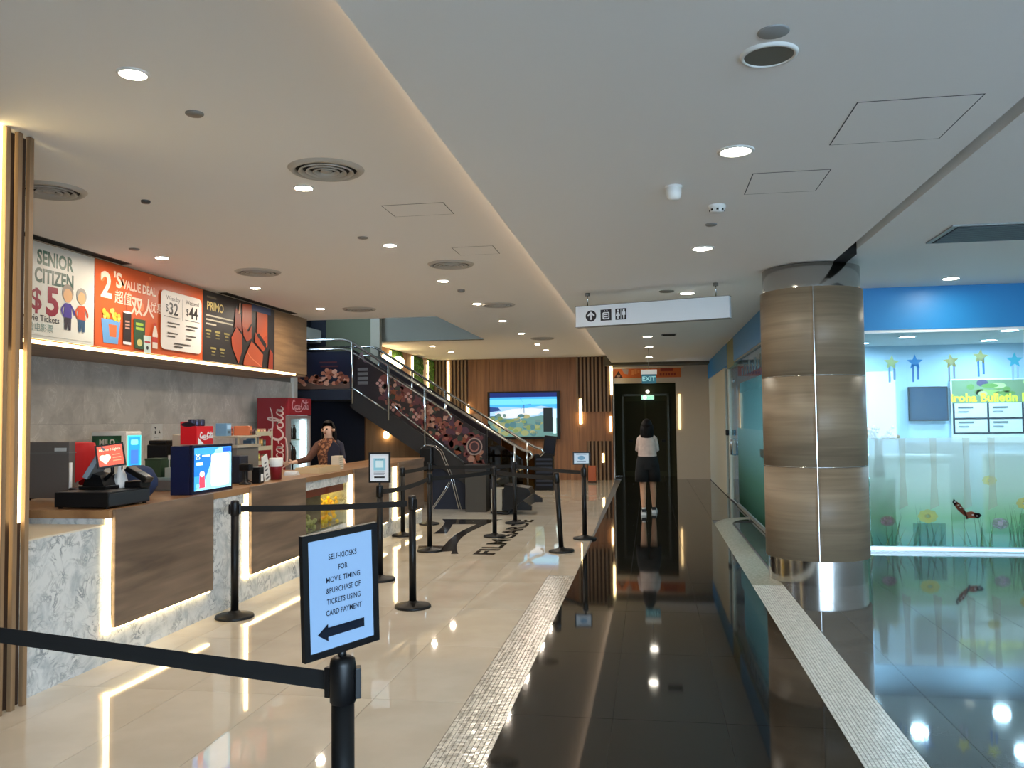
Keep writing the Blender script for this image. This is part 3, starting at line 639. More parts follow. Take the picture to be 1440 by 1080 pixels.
# ================================================================== COLUMN
t = thing('column', 'round wood veneered column with polished steel rings at head and foot', 'column', (1.65, 9.0, 0))
MB().lathe([(0.475, 0.0), (0.475, 0.235)], (0, 0, 0), 96).build('steel_ring', M_STEEL, t)
MB().lathe([(0.475, 2.90), (0.475, 3.135), (0.0, 3.135)], (0, 0, 0), 96).build('steel_ring', M_STEEL, t)
MB().lathe([(0.42, 0.0), (0.42, 3.15)], (0, 0, 0), 48).build('core', M_CUT, t)
a0 = math.atan2(-9.0, -1.65)+0.045
for (za, zb) in ((0.235, 1.135), (1.143, 2.028), (2.036, 2.90)):
    for k in range(3):
        b = MB(); n = 32; g = 0.008
        A0 = a0+k*2*PI/3+g; A1 = a0+(k+1)*2*PI/3-g
        P = [(math.cos(A0+(A1-A0)*i/n), math.sin(A0+(A1-A0)*i/n)) for i in range(n+1)]
        vo = [[b.bm.verts.new((x*r, y*r, z)) for x, y in P] for r, z in ((0.455, za), (0.5, za), (0.5, zb), (0.455, zb))]
        for R0, R1 in zip(vo, vo[1:]+vo[:1]):
            for i in range(n):
                f = b.bm.faces.new((R0[i], R0[i+1], R1[i+1], R1[i])); f.smooth = True
        b.bm.faces.new([r[0] for r in vo][::-1]); b.bm.faces.new([r[-1] for r in vo])
        b.build('veneer_panel', M_DRUM, t)
for z in (1.139, 2.032): MB().lathe([(0.49, -0.005), (0.503, -0.004), (0.503, 0.004), (0.49, 0.005)], (0, 0, z), 96).build('steel_seam', M_STEEL, t)
for k in range(3):
    aa = a0+k*2*PI/3; MB().box(0.49, -0.003, 0.24, 0.5005, 0.003, 2.895, mtx=Matrix.Rotation(aa, 4, 'Z')).build('steel_seam', M_STEEL, t)

# ================================================================== SLATTED PILLAR (left edge)
t = thing('slat_pillar', 'tall wooden slat screen with a vertical warm light at the left edge', 'screen', (-3.645, 0, 0))
MB().box(-0.5, 3.2, 0, -0.028, 4.458, 3.345).build('backing', M_SLATB, t)
slm = MB().box(-0.028, -0.017, 0, 0.0, 0.017, 3.345, bevel=0.003).mesh('slat', M_SLAT)
for k in range(13): link('slat', slm, t, None, (0.03, 4.441-0.093*k, 0))
MB().box(-0.027, 4.373, 1.06, 0.01, 4.415, 2.07).build('light_strip', M_LEDW, t)
MB().box(-0.027, 4.187, 0.6, 0.01, 4.229, 3.34).build('light_strip', M_LEDW, t)

# ================================================================== COUNTER
t = thing('service_counter', 'long concession counter of white marble with wood panels and warm light lines', 'counter', (-3.70, 0, 0))
b = MB(); b.box(-0.62, 4.462, 0, 0, 5.30, 0.93); b.build('marble_end', M_MARW, t)
MB().box(-0.64, 4.462, 0.93, 0.0, 5.30, 0.94).build('ledge', mat('cream_ledge', (206, 196, 176), 0.3), t)
for k, (y0, y1, z0, z1) in enumerate(((5.30, 6.64, 0, 0.978), (6.64, 7.24, 0, 0.978), (7.24, 8.58, 0, 0.978), (8.58, 9.93, 0, 0.40), (9.93, 11.45, 0, 0.978), (11.45, 11.9, 0, 0.978), (11.9, 13.4, 0, 0.978))):
    MB().box(-0.62, y0+0.0006, z0, 0.0, y1-0.0006, z1).build('marble_panel', M_MARW, t)
MB().box(-0.62, 8.58, 0.89, 0.02, 9.93, 1.0).build('marble_panel', M_MARW, t)
MB().box(-0.62, 8.58, 0.40, -0.5, 9.93, 0.89).build('display_back', mat('cream_ledge', (206, 196, 176), 0.3), t)
MB().box(-0.02, 6.66, 0.9, 0.03, 7.22, 1.015).build('marble_cap', M_MARW, t)
for (y0, y1) in ((5.31, 6.63), (7.32, 8.56), (10.06, 11.45), (11.92, 13.3)):
    MB().box(0.035, y0, 0.235, 0.06, y1, 1.04, bevel=0.003).build('wood_panel', M_WOODC, t)
    MB().box(0.001, y0-0.034, 0.195, 0.030, y0-0.006, 1.0).build('light_strip', M_LED, t)
    MB().box(0.001, y0-0.034, 0.212, 0.030, y1, 0.232).build('light_strip', M_LED, t)
wt = tag(MB().prism([(-4.88, 5.275, 0.982), (-3.666, 5.275, 0.982), (-3.666, 13.42, 0.982), (-4.36, 13.42, 0.982), (-4.36, 10.0, 0.982), (-4.88, 10.0, 0.982)], (0, 0, 0.056)).build('worktop', M_WOODT), 'wooden worktop running along the top of the concession counter', 'worktop')
MB().box(-4.84, 5.35, 0, -4.34, 9.95, 0.981).build('cupboard', M_DGREY, wt)
t = thing('popcorn_display', 'glass fronted popcorn display set into the counter between wood panels', 'display', (-3.70, 8.6, 0.4))
MB().box(-0.02, 0.0, 0.0, 0.0, 1.3, 0.49).build('glass_front', M_GLASSC, t)
MB().box(-0.48, 0.01, 0.0, -0.03, 1.29, 0.015).build('tray', M_STEEL, t)
MB().box(-0.46, 0.68, 0.44, -0.06, 1.2, 0.46).build('lamp', mat('yellow_display_lamp', (255, 214, 90), 0.5, 0, 6.0), t)
MB().box(-0.03, 0.01, 0.40, -0.024, 1.29, 0.485).build('header', mat('red_header', (176, 62, 44), 0.5), t)
MB().box(-0.4, 0.62, 0.015, -0.05, 0.64, 0.40).build('divider', M_WOODB, t)
for nm, y0, col, hh in (('popcorn', 0.66, (246, 206, 60), 0.3), ('popcorn', 0.04, (186, 180, 110), 0.14)):
    pm = MB()
    for k in range(170):
        a_ = random.random(); pm.sphere((random.uniform(-0.42, -0.06), y0+random.uniform(0, 0.58), 0.03+hh*random.random()**1.3), random.uniform(0.02, 0.035), 6)
    pm.build(nm, mat('popcorn_'+str(col[0]), col, 0.7), t, 'stuff')
t = thing('back_counter', 'low grey back counter along the grey marble wall', 'counter', (-6.6, 5.0, 0))
MB().box(0.02, 0, 0, 0.62, 7.2, 0.91).build('body', M_DGREY, t); MB().box(0.02, -0.02, 0.91, 0.66, 7.22, 0.95, bevel=0.004).build('top', M_STEEL, t)
for k in range(9): MB().box(0.62, 0.02+k*0.8, 0.1, 0.635, 0.78+k*0.8, 0.88, bevel=0.003).build('door', M_GREYP, t)

# ================================================================== MENU BOARDS
def board(y0, y1, label, bgcol, draw):
    t = thing('menu_board', label, 'menu board', (-5.60, y0, 2.43), group='menu boards above the counter')
    w, h = y1-y0, 0.90
    MB().box(0.001, 0.004, 0, 0.03, w-0.004, h, bevel=0.002).build('panel', mat('board_base', bgcol, 0.4), t)
    a = Art(0, 0.4); a.rect(bgcol, 0.006, 0.004, w-0.006, h-0.004); draw(a, w, h)
    a.build('print', (0.031, 0, 0), *EAST, t)
    return t
def d_senior(a, w, h):
    o = w-0.82
    a.text((24, 92, 72), 'SENIOR', o, 0.70, 0.185, 0.035, fit=0.50); a.text((24, 80, 66), 'CITIZEN', o-0.03, 0.53, 0.185, 0.035, fit=0.53)
    a.text((150, 34, 60), '$', o-0.08, 0.27, 0.28, 0.02); a.text((150, 34, 60), '5', o+0.12, 0.24, 0.37, 0.035)
    a.text((40, 40, 48), 'Movie Tickets', o-0.20, 0.165, 0.085, 0.008, fit=0.50); a.text((120, 150, 140), '乐龄电影票', o-0.2, 0.075, 0.085)
    a.rect((190, 190, 180), 0.05, 0.03, w-0.05, 0.034)
    for (cx, hair, top, leg, r) in ((o+0.42, (150, 140, 130), (76, 62, 150), (50, 44, 60), 0.072), (o+0.62, (160, 156, 150), (206, 84, 50), (50, 86, 120), 0.066)):
        z = 0.12
        a.ell(hair, cx, z+0.36, r*1.12, r*1.2); a.ell((222, 176, 130), cx, z+0.335, r*0.86, r*0.95)
        a.poly(top, [(cx-0.045, z+0.26), (cx+0.045, z+0.26), (cx+0.06, z+0.12), (cx-0.06, z+0.12)]); a.stroke(top, [(cx-0.04, z+0.25), (cx-0.085, z+0.19), (cx-0.06, z+0.13)], 0.022); a.stroke(top, [(cx+0.04, z+0.25), (cx+0.085, z+0.19), (cx+0.09, z+0.15)], 0.022)
        a.poly(leg, [(cx-0.05, z+0.12), (cx+0.05, z+0.12), (cx+0.045, z), (cx+0.012, z), (cx, z+0.07), (cx-0.012, z), (cx-0.045, z)])
def d_value(a, w, h):
    for k in range(14): a.lay = 2; a.ell((236, 128, 70), random.uniform(0.1, w-0.1), random.uniform(0.05, h-0.05), random.uniform(0.02, 0.05))
    a.lay = 3
    a.text((250, 226, 206), '2', 0.09, 0.53, 0.37, 0.03); a.text((250, 226, 206), "'S", 0.30, 0.66, 0.22, 0.03); a.text((250, 222, 200), 'VALUE DEAL', 0.46, 0.66, 0.135, 0.03, fit=0.62)
    a.text((250, 222, 200), '超值', 0.32, 0.50, 0.15, 0.01); a.text((250, 222, 200), '双人', 0.60, 0.42, 0.22, 0.02); a.text((250, 222, 200), '优惠', 0.96, 0.48, 0.13, 0.01)
    a.poly((104, 160, 214), [(0.10, 0.30), (0.42, 0.30), (0.38, 0.05), (0.14, 0.05)]); a.poly((206, 110, 60), [(0.22, 0.25), (0.36, 0.25), (0.35, 0.12), (0.24, 0.12)])
    for k in range(16): a.ell(random.choice([(250, 206, 70), (252, 220, 110), (240, 190, 60)]), random.uniform(0.11, 0.41), random.uniform(0.29, 0.40), 0.028, 0.026, 8)
    a.rect((40, 30, 34), 0.46, 0.08, 0.60, 0.41); a.rect((226, 226, 226), 0.46, 0.06, 0.60, 0.09); a.ell((230, 230, 230), 0.53, 0.41, 0.075, 0.014); a.rect((20, 16, 18), 0.51, 0.41, 0.516, 0.54)
    for k in range(3): a.rect((196, 150, 130), 0.49, 0.30-k*0.035, 0.57, 0.318-k*0.035)
    a.poly((46, 84, 56), [(0.64, 0.36), (0.86, 0.36), (0.84, 0.03), (0.66, 0.03)]); a.lines((170, 206, 70), 0.68, 0.29, 0.15, 2, 0.05, 0.03, 0.1); a.ell((206, 200, 130), 0.75, 0.1, 0.05, 0.04)
    a.poly((206, 226, 220), [(0.82, 0.19), (0.97, 0.19), (0.96, 0.0), (0.83, 0.0)]); a.rect((180, 50, 60), 0.84, 0.11, 0.95, 0.13); a.ell((40, 40, 40), 0.895, 0.055, 0.022)
    a.poly((236, 220, 206), [(1.02, 0.32), (1.06, 0.32), (1.09, 0.22), (1.09, 0.06), (0.99, 0.06), (0.99, 0.22)]); a.rect((200, 60, 50), 0.99, 0.13, 1.09, 0.19); a.rect((200, 60, 50), 1.02, 0.32, 1.06, 0.35)
    a.rrect((236, 230, 222), 1.15, 0.07, 2.04, 0.76, 0.07)
    a.text((50, 46, 44), 'Weekday', 1.26, 0.655, 0.075, 0.008); a.text((50, 46, 44), 'Weekend', 1.68, 0.655, 0.075, 0.008)
    a.text((24, 20, 20), '$', 1.24, 0.52, 0.12); a.text((24, 20, 20), '32', 1.31, 0.49, 0.20, 0.02); a.text((24, 20, 20), '$', 1.68, 0.52, 0.12); a.text((24, 20, 20), '44', 1.75, 0.49, 0.20, 0.02)
    a.rect((90, 84, 80), 1.60, 0.44, 1.606, 0.70); a.rect((90, 84, 80), 1.21, 0.455, 1.56, 0.462); a.rect((90, 84, 80), 1.66, 0.455, 1.99, 0.462)
    for (xx, zz, ww) in ((1.28, 0.38, 0.26), (1.28, 0.34, 0.18), (1.28, 0.26, 0.22), (1.28, 0.22, 0.16), (1.68, 0.38, 0.26), (1.68, 0.34, 0.2), (1.68, 0.26, 0.22), (1.68, 0.22, 0.12), (1.42, 0.145, 0.36), (1.42, 0.11, 0.18)): a.rect((84, 78, 74), xx, zz, xx+ww, zz+0.016)
def d_primo(a, w, h):
    a.text((196, 176, 110), 'PRIMO', 0.09, 0.66, 0.16, 0.012, fit=0.42); a.rect((96, 90, 74), 0.09, 0.815, 0.33, 0.84)
    for k in range(3): a.rect((176, 170, 150), 0.07, 0.58-k*0.055, 0.07+(0.72, 0.70, 0.26)[k], 0.60-k*0.055)
    for (xx, zz) in ((0.13, 0.36), (0.36, 0.36), (0.60, 0.36), (0.25, 0.14), (0.48, 0.14)):
        a.rect((150, 138, 80), xx-0.07, zz+0.02, xx+0.07, zz+0.045); a.rect((150, 138, 80), xx-0.045, zz-0.02, xx+0.045, zz); a.rect((110, 104, 70), xx-0.05, zz-0.06, xx+0.05, zz-0.045)
    R1, R2, R3 = (190, 76, 40), (206, 92, 52), (150, 52, 30)
    a.poly(R1, [(0.72, 0.36), (0.86, 0.52), (1.02, 0.42), (1.02, 0.2), (0.92, 0.02), (0.74, 0.24)]); a.poly(R3, [(0.80, 0.50), (0.84, 0.78), (0.98, 0.70), (1.02, 0.46), (0.88, 0.52)])
    a.poly(R2, [(1.03, 0.86), (1.30, 0.88), (1.30, 0.62), (1.16, 0.5), (1.03, 0.56)]); a.poly(R1, [(1.03, 0.56), (1.2, 0.48), (1.3, 0.58), (1.3, 0.40), (1.16, 0.34), (1.06, 0.42)])
    a.poly(R2, [(1.46, 0.86), (1.80, 0.84), (1.80, 0.5), (1.62, 0.42), (1.46, 0.5)]); a.poly(R1, [(1.42, 0.5), (1.6, 0.42), (1.8, 0.5), (1.8, 0.34), (1.66, 0.24), (1.40, 0.36)])
    a.poly(R2, [(1.08, 0.1), (1.30, 0.36), (1.66, 0.2), (1.62, 0.01), (1.06, 0.01)]); a.stroke((240, 150, 110), [(1.16, 0.2), (1.3, 0.12), (1.6, 0.02)], 0.012, 0)
    a.poly((30, 24, 26), [(1.46, 0.46), (1.52, 0.5), (1.76, 0.36), (1.74, 0.28)]); a.poly((236, 170, 130), [(0.90, 0.70), (0.94, 0.86), (0.97, 0.86), (0.96, 0.72)])
    a.rect((44, 66, 110), 1.30, 0.80, 1.9, 0.895); a.poly(R3, [(1.82, 0.0), (1.98, 0.0), (1.98, 0.24), (1.88, 0.3)])
board(5.6, 7.74, 'white senior citizen price board with two cartoon figures', (226, 226, 216), d_senior)
board(7.745, 9.85, 'orange value deal menu board with snacks and two prices', (214, 92, 40), d_value)
board(9.855, 11.92, 'black menu board with red reclining seats and gold lettering', (34, 30, 32), d_primo)
# linear slots in the ceiling above the boards
for (y0, y1, lb) in ((5.2, 8.2, 'long dark ceiling slot above the white and orange menu boards'), (10.25, 12.5, 'long dark ceiling slot above the black menu board')):
    t = thing('slot_diffuser', lb, 'air slot', (-5.52, y0, ZL), group='ceiling slots above the menu boards')
    MB().box(-0.066, 0, -0.004, -0.06, y1-y0, 0).build('frame', M_GREYP, t); MB().box(0.06, 0, -0.004, 0.066, y1-y0, 0).build('frame', M_GREYP, t); MB().box(-0.06, 0, -0.003, 0.06, y1-y0, -0.001).build('slot', M_CUT, t)

# ================================================================== CEILING FITTINGS
def downlight(x, y, z, r, warm, label, group, first={}):
    k = (r, warm)
    if k in first: return dup(first[k], (x, y, z), None, label, group)
    t = thing('downlight', label, 'downlight', (x, y, z), group=group)
    MB().lathe([(r*0.86, -0.004), (r*0.9, -0.010), (r*1.08, -0.010), (r*1.14, -0.004), (r*1.14, 0.0)], (0, 0, 0), 32).build('trim_ring', M_WHITEP, t)
    MB().lathe([(r*0.88, -0.004), (0, -0.004)], (0, 0, 0), 28).build('lens', M_LAMPW if warm is True else (M_LAMPD if warm is None else M_LAMPC), t)
    first[k] = t; return t
ORD = ['nearest the camera', 'second from the camera', 'third from the camera', 'fourth from the camera', 'fifth from the camera', 'sixth from the camera', 'seventh from the camera', 'eighth from the camera', 'farthest from the camera']
for i, y in enumerate((3.72, 5.79, 7.86, 10.0, 12.07, 14.25, 16.4, 18.8, 20.4)):
    downlight(-2.48, y, ZL, 0.068, True, 'warm downlight in the long row beside the ceiling edge, '+ORD[i], 'warm downlights in the long row')
for i, (x, y) in enumerate(((-4.95, 7.94), (-4.93, 9.99), (-4.89, 12.03), (-4.87, 18.6), (-4.84, 20.3))):
    downlight(x, y, ZL, 0.068, True, 'warm downlight in the row nearer the menu boards, '+('nearest the camera', 'in front of the black board', 'before the stair opening', 'first beyond the stair opening', 'farthest beyond the stair opening')[i], 'warm downlights near the boards')
for i, (x, y) in enumerate(((0.51, 4.90), (0.49, 7.67), (0.47, 10.38))):
    downlight(x, y, ZC, 0.092, False, 'white downlight in the grey corridor ceiling, '+('nearest the camera', 'between smoke detectors and hanging sign', 'just behind the hanging sign')[i], 'white corridor downlights')
for i, (x, y) in enumerate(((-0.02, 15.65), (0.0, 17.97), (0.0, 20.84))):
    downlight(x, y, ZC, 0.10, None, 'white downlight at the corridor end, '+('nearest of three', 'middle of three', 'farthest of three')[i], 'white downlights at the corridor end')
downlight(3.43, 10.28, ZR, 0.095, False, 'white downlight in front of the blue fascia', None)
downlight(3.6, 5.6, ZR, 0.095, False, 'white downlight in the right ceiling out of view', None)
downlight(5.2, 6.4, ZR, 0.095, False, 'white downlight in the far right ceiling out of view', None)
def vent(x, y, z, r, label, first={}):
    if 'v' in first: return dup(first['v'], (x, y, z), None, label, 'round ceiling air diffusers')
    t = thing('air_diffuser', label, 'air vent', (x, y, z), group='round ceiling air diffusers')
    m1 = mat('diffuser_grey', (176, 172, 164), 0.45)
    MB().lathe([(r*0.84, -0.002), (r*0.88, -0.022), (r*0.97, -0.018), (r*1.05, 0.0)], (0, 0, 0), 48).build('frame', m1, t)
    MB().lathe([(r*0.9, -0.001), (0, -0.001)], (0, 0, 0), 32).build('throat', M_CUT, t)
    for q in (0.70, 0.50, 0.31): MB().lathe([(r*q*0.92, -0.002), (r*(q+0.02), -0.026), (r*(q+0.065), -0.024), (r*(q+0.05), -0.016), (r*q*0.95, -0.001)], (0, 0, 0), 40).build('cone', m1, t)
    MB().lathe([(0, -0.018), (r*0.17, -0.018), (r*0.13, -0.002)], (0, 0, 0), 24).build('hub', m1, t)
    first['v'] = t; return t
for (x, y, lb) in ((-2.15, 5.4, 'round grey air diffuser nearest the camera over the queue'), (-4.38, 8.94, 'round grey air diffuser above the orange menu board side'), (-2.13, 8.96, 'round grey air diffuser in the middle of the warm ceiling'), (-2.2, 12.26, 'round grey air diffuser far along the warm ceiling'), (-4.34, 12.22, 'round grey air diffuser just before the stair opening'), (-4.32, 5.48, 'round grey air diffuser half hidden behind the slat screen'), (-2.2, 17.5, 'faint round air diffuser farthest along the warm ceiling')): vent(x, y, ZL, 0.245, lb)
def disc(name, x, y, z, r, h, m, label, cat):
    t = thing(name, label, cat, (x, y, z))
    MB().lathe([(0, -h), (r*0.88, -h), (r, -h*0.5), (r, 0)], (0, 0, 0), 28).build('cover', m, t); return t
disc('ceiling_disc', -2.47, 4.27, ZL, 0.05, 0.012, M_GREYP, 'small round grey cap in the warm ceiling near the big light', 'ceiling disc')
disc('sprinkler', -3.81, 5.89, ZL, 0.035, 0.02, M_DGREY, 'small dark sprinkler in the ceiling before the boards', 'sprinkler')
disc('sprinkler', -2.62, 7.48, ZL, 0.05, 0.01, M_GREYP, 'flat grey sprinkler cover beside the third warm downlight', 'sprinkler')
disc('sprinkler', -4.97, 7.5, ZL, 0.05, 0.01, M_GREYP, 'flat grey sprinkler cover above the white menu board', 'sprinkler')
disc('sprinkler', -2.42, 10.75, ZL, 0.05, 0.03, M_GREYP, 'small grey sprinkler behind the fourth warm downlight', 'sprinkler')
disc('ceiling_disc', 0.51, 3.40, ZC, 0.062, 0.006, mat('pale_cap', (150, 152, 152), 0.5), 'small pale round cap above the ceiling speaker', 'ceiling disc')
t = thing('ceiling_speaker', 'round grey ceiling speaker nearest the camera', 'speaker', (0.52, 3.61, ZC))
MB().lathe([(0.10, -0.006), (0.104, -0.014), (0.116, -0.012), (0.12, 0)], (0, 0, 0), 36).build('ring', M_WHITEP, t); MB().lathe([(0.101, -0.008), (0, -0.010)], (0, 0, 0), 36).build('grille', mat('speaker_grille', (104, 102, 92), 0.6), t)
t = thing('smoke_detector', 'white drum shaped detector left of the smoke detector on the grey ceiling', 'detector', (0.18, 5.58, ZC))
MB().lathe([(0.035, 0), (0.05, -0.005), (0.05, -0.045), (0.044, -0.075), (0.03, -0.09), (0, -0.09)], (0, 0, 0), 24).build('body', M_WHITEP, t); MB().lathe([(0.056, 0), (0.056, -0.012), (0.045, -0.014)], (0, 0, 0), 24).build('base', M_WHITEP, t)
t = thing('smoke_detector', 'white smoke detector with dark slots between two corridor downlights', 'detector', (0.50, 6.15, ZC))
MB().lathe([(0.062, 0), (0.062, -0.018), (0.056, -0.022), (0.05, -0.044), (0.036, -0.052), (0, -0.052)], (0, 0, 0), 24).build('body', M_WHITEP, t)
for k in range(8): MB().box(0.047, -0.008, -0.042, 0.0545, 0.008, -0.028, mtx=Matrix.Rotation(k*PI/4, 4, 'Z')).build('slot', M_CUT, t)
disc('sprinkler', 0.50, 6.73, ZC, 0.045, 0.012, M_GREYP, 'small grey sprinkler cover behind the smoke detector', 'sprinkler')
disc('ceiling_speaker', 0.22, 10.16, ZC, 0.09, 0.012, mat('speaker_grille', (104, 102, 92), 0.6), 'dark oval looking ceiling speaker above the hanging sign', 'speaker')
disc('sprinkler', 0.80, 10.9, ZC, 0.05, 0.012, M_DGREY, 'dark sprinkler cover above the right end of the hanging sign', 'sprinkler')
t = thing('vent_grille', 'small square dark grille in the corridor ceiling behind the sign', 'air vent', (0.36, 15.4, ZC))
MB().box(-0.13, -0.13, -0.012, 0.13, 0.13, 0).build('frame', M_DGREY, t)
for k in range(5): MB().box(-0.11, -0.1+k*0.05, -0.018, 0.11, -0.075+k*0.05, -0.013).build('slat', M_CUT, t)
t = thing('vent_grille', 'long dark linear air grille in the right ceiling', 'air vent', (2.5, 7.8, ZR))
MB().box(0, -0.40, -0.014, 3.4, 0.30, 0).build('frame', mat('grille_frame_grey', (150, 156, 158), 0.5), t)
for k in range(14): MB().box(0.05, -0.37+k*0.046, -0.022, 3.35, -0.345+k*0.046, -0.015).build('slat', mat('grille_slat_grey', (70, 76, 80), 0.5), t)
MB().box(0.04, -0.38, -0.0155, 3.36, 0.28, -0.0145).build('throat', M_CUT, t)
def access(x0, y0, x1, y1, z, label):
    t = thing('access_panel', label, 'access panel', ((x0+x1)/2, (y0+y1)/2, z)); w, h = (x1-x0)/2, (y1-y0)/2; g = 0.006
    b = MB()
    for q in ((-w, -h, w, -h+g), (-w, h-g, w, h), (-w, -h+g, -w+g, h-g), (w-g, -h+g, w, h-g)): b.box(q[0], q[1], -0.0016, q[2], q[3], -0.0003)
    b.build('gap', mat('panel_gap', (70, 74, 76), 0.9), t); MB().box(-w+g, -h+g, -0.0018, w-g, h-g, -0.0003).build('panel', M_CEIL, t)
access(1.02, 4.25, 1.60, 4.90, ZC, 'large square access panel in the grey ceiling near the slot')
access(0.66, 5.38, 1.13, 5.88, ZC, 'smaller access panel behind the large one in the grey ceiling')
access(-2.09, 6.40, -1.58, 6.78, ZL, 'access panel in the warm ceiling beside the second downlight')
access(-1.92, 8.1, -1.5, 8.5, ZL, 'access panel in the warm ceiling near the middle air diffuser')

# ================================================================== QUEUE POSTS
POST_ME = {}
def post_parts(t):
    if not POST_ME:
        POST_ME['base'] = MB().lathe([(0, 0), (0.158, 0), (0.160, 0.006), (0.158, 0.018), (0.15, 0.026), (0.06, 0.040), (0.04, 0.056), (0.033, 0.06)], (0, 0, 0), 36).mesh('base', M_BLK)
        POST_ME['pole'] = MB().cyl((0, 0, 0.05), (0, 0, 0.86), 0.0315, 24).mesh('pole', M_BLK)
        POST_ME['belt_head'] = MB().lathe([(0.033, 0.85), (0.036, 0.855), (0.036, 0.955), (0.033, 0.97), (0.02, 0.978), (0, 0.979)], (0, 0, 0), 24).mesh('belt_head', M_BLKP)
        POST_ME['belt_clip'] = MB().box(0.033, -0.018, 0.862, 0.050, 0.018, 0.945, bevel=0.003).mesh('belt_clip', M_BLKP)
    for k in ('base', 'pole', 'belt_head'): link(k, POST_ME[k], t)
def stanchion(x, y, label, belts=(), clips=(), lean=(0, 0)):
    t = thing('queue_post', label, 'queue post', (x, y, 0), (lean[0], lean[1], 0), 'black queue posts')
    post_parts(t)
    angs = list(clips)
    for (bx_, by_, sag) in belts:
        dx, dy = bx_-x, by_-y; L_ = math.hypot(dx, dy); ux, uy = dx/L_, dy/L_
        angs.append(math.atan2(dy, dx))
        n = 18; V = []; Fc = []; th = 0.0012
        for i in range(n+1):
            f = i/n; d_ = 0.045+f*(L_-0.09); z = 0.905-sag*4*f*(1-f)
            for s_ in (-th, th):
                for zz in (z-0.026, z+0.026): V.append((ux*d_-uy*s_, uy*d_+ux*s_, zz))
        for i in range(n):
            a_ = i*4; b_ = a_+4
            Fc += [(a_, b_, b_+1, a_+1), (a_+3, b_+3, b_+2, a_+2), (a_+1, b_+1, b_+3, a_+3), (a_+2, b_+2, b_, a_)]
        Fc += [(0, 1, 3, 2), (n*4, n*4+2, n*4+3, n*4+1)]
        me = bpy.data.meshes.new('belt'); me.from_pydata(V, [], Fc); me.materials.append(M_BELT); link('belt', me, t)
    for an in angs: link('belt_clip', POST_ME['belt_clip'], t, None, None, (0, 0, an))
    return t
p0 = stanchion(-0.85, 2.25, 'black queue post with the large self kiosk arrow sign', [(-2.75, 2.74, 0.0)], [0.35, 1.9])
stanchion(-2.75, 2.74, 'black queue post beside the slat screen outside the frame')
stanchion(-3.47, 6.67, 'black queue post close in front of the marble counter', [(-2.08, 7.21, 0.012)], [PI])
stanchion(-2.08, 7.21, 'black queue post at the end of the short near belt', [], [-0.6])
p3 = stanchion(-2.77, 8.40, 'black queue post with a small portrait sign on top', [(-2.76, 10.34, 0.03)])
stanchion(-2.76, 10.34, 'black queue post left of the floor emblem', [(-2.18, 11.69, 0.01)], [2.2])
stanchion(-3.51, 11.68, 'black queue post close to the far end of the counter', [(-3.48, 13.02, 0.01)])
stanchion(-3.48, 13.02, 'black queue post in front of the navy box under the stairs', [(-2.14, 13.25, 0.01)])
stanchion(-2.18, 11.69, 'black queue post standing at the near letters on the floor', [(-1.13, 10.40, 0.01)])
stanchion(-2.14, 13.25, 'black queue post standing at the far letters on the floor', [(-0.93, 11.58, 0.01)])
stanchion(-1.11, 10.44, 'leaning black queue post at the edge of the beige floor', [], [2.6], (0.0, -0.055))
p10 = stanchion(-0.91, 11.58, 'black queue post with a small landscape sign by the black floor', [], [2.2])
def sign_frame(parent, M, w, h, paint, m_sheet=(214, 228, 244)):
    fr = 0.018
    b = MB(); b.box(-w/2, -0.008, -h/2, -w/2+fr, 0.008, h/2, mtx=M); b.box(w/2-fr, -0.008, -h/2, w/2, 0.008, h/2, mtx=M); b.box(-w/2+fr, -0.008, -h/2, w/2-fr, 0.008, -h/2+fr, mtx=M); b.box(-w/2+fr, -0.008, h/2-fr, w/2-fr, 0.008, h/2, mtx=M); b.box(-w/2+fr, 0.002, -h/2+fr, w/2-fr, 0.007, h/2-fr, mtx=M)
    f = b.build('sign_frame', M_BLKP, parent)
    a = Art(0, 0.18); a.rect(m_sheet, -w/2+fr, -h/2+fr, w/2-fr, h/2-fr); paint(a, w, h)
    R_ = M.to_3x3(); a.build('sign_sheet', M @ Vector((0, -0.004, 0)), R_ @ Vector((1, 0, 0)), R_ @ Vector((0, 0, 1)), f, 0.0003)
    return f
def paint_kiosk(a, w, h):
    k = (34, 40, 54)
    for i, (s_, z, ww) in enumerate((('SELF-KIOSKS', 0.092, 0.093), ('FOR', 0.060, 0.03), ('MOVIE TIMING', 0.030, 0.112), ('&PURCHASE OF', 0.001, 0.114), ('TICKETS USING', -0.029, 0.111), ('CARD PAYMENT', -0.059, 0.118))): a.text(k, s_, 0.006, z, 0.021, 0.012, 'C', fit=ww)
    a.poly((12, 20, 36), [(-0.082, -0.104), (-0.048, -0.080), (-0.048, -0.091), (0.072, -0.091), (0.072, -0.116), (-0.048, -0.116), (-0.048, -0.128)])
M0 = Matrix.Translation((0.006, -0.03, 1.163)) @ (Matrix.Rotation(0.989, 4, 'Z') @ Matrix.Rotation(0.051, 4, 'X') @ Matrix.Rotation(-0.063, 4, 'Y'))
sign_frame(p0, M0, 0.247, 0.337, paint_kiosk, (152, 178, 208))
MB().cyl((0, 0, 0.97), (0, -0.01, 1.0), 0.012, 12).build('sign_socket', M_BLKP, p0)
def paint_a(a, w, h):
    a.rect((150, 206, 224), -0.062, -0.03, 0.062, 0.095); a.rect((214, 236, 242), -0.04, 0.0, 0.04, 0.07); a.text((60, 90, 110), 'SCAN HERE', 0, 0.076, 0.016, 0.01, 'C'); a.lines((120, 130, 140), -0.06, -0.05, 0.12, 3, 0.012, 0.005, 0.2); a.rect((16, 20, 30), -0.055, -0.108, 0.055, -0.092)
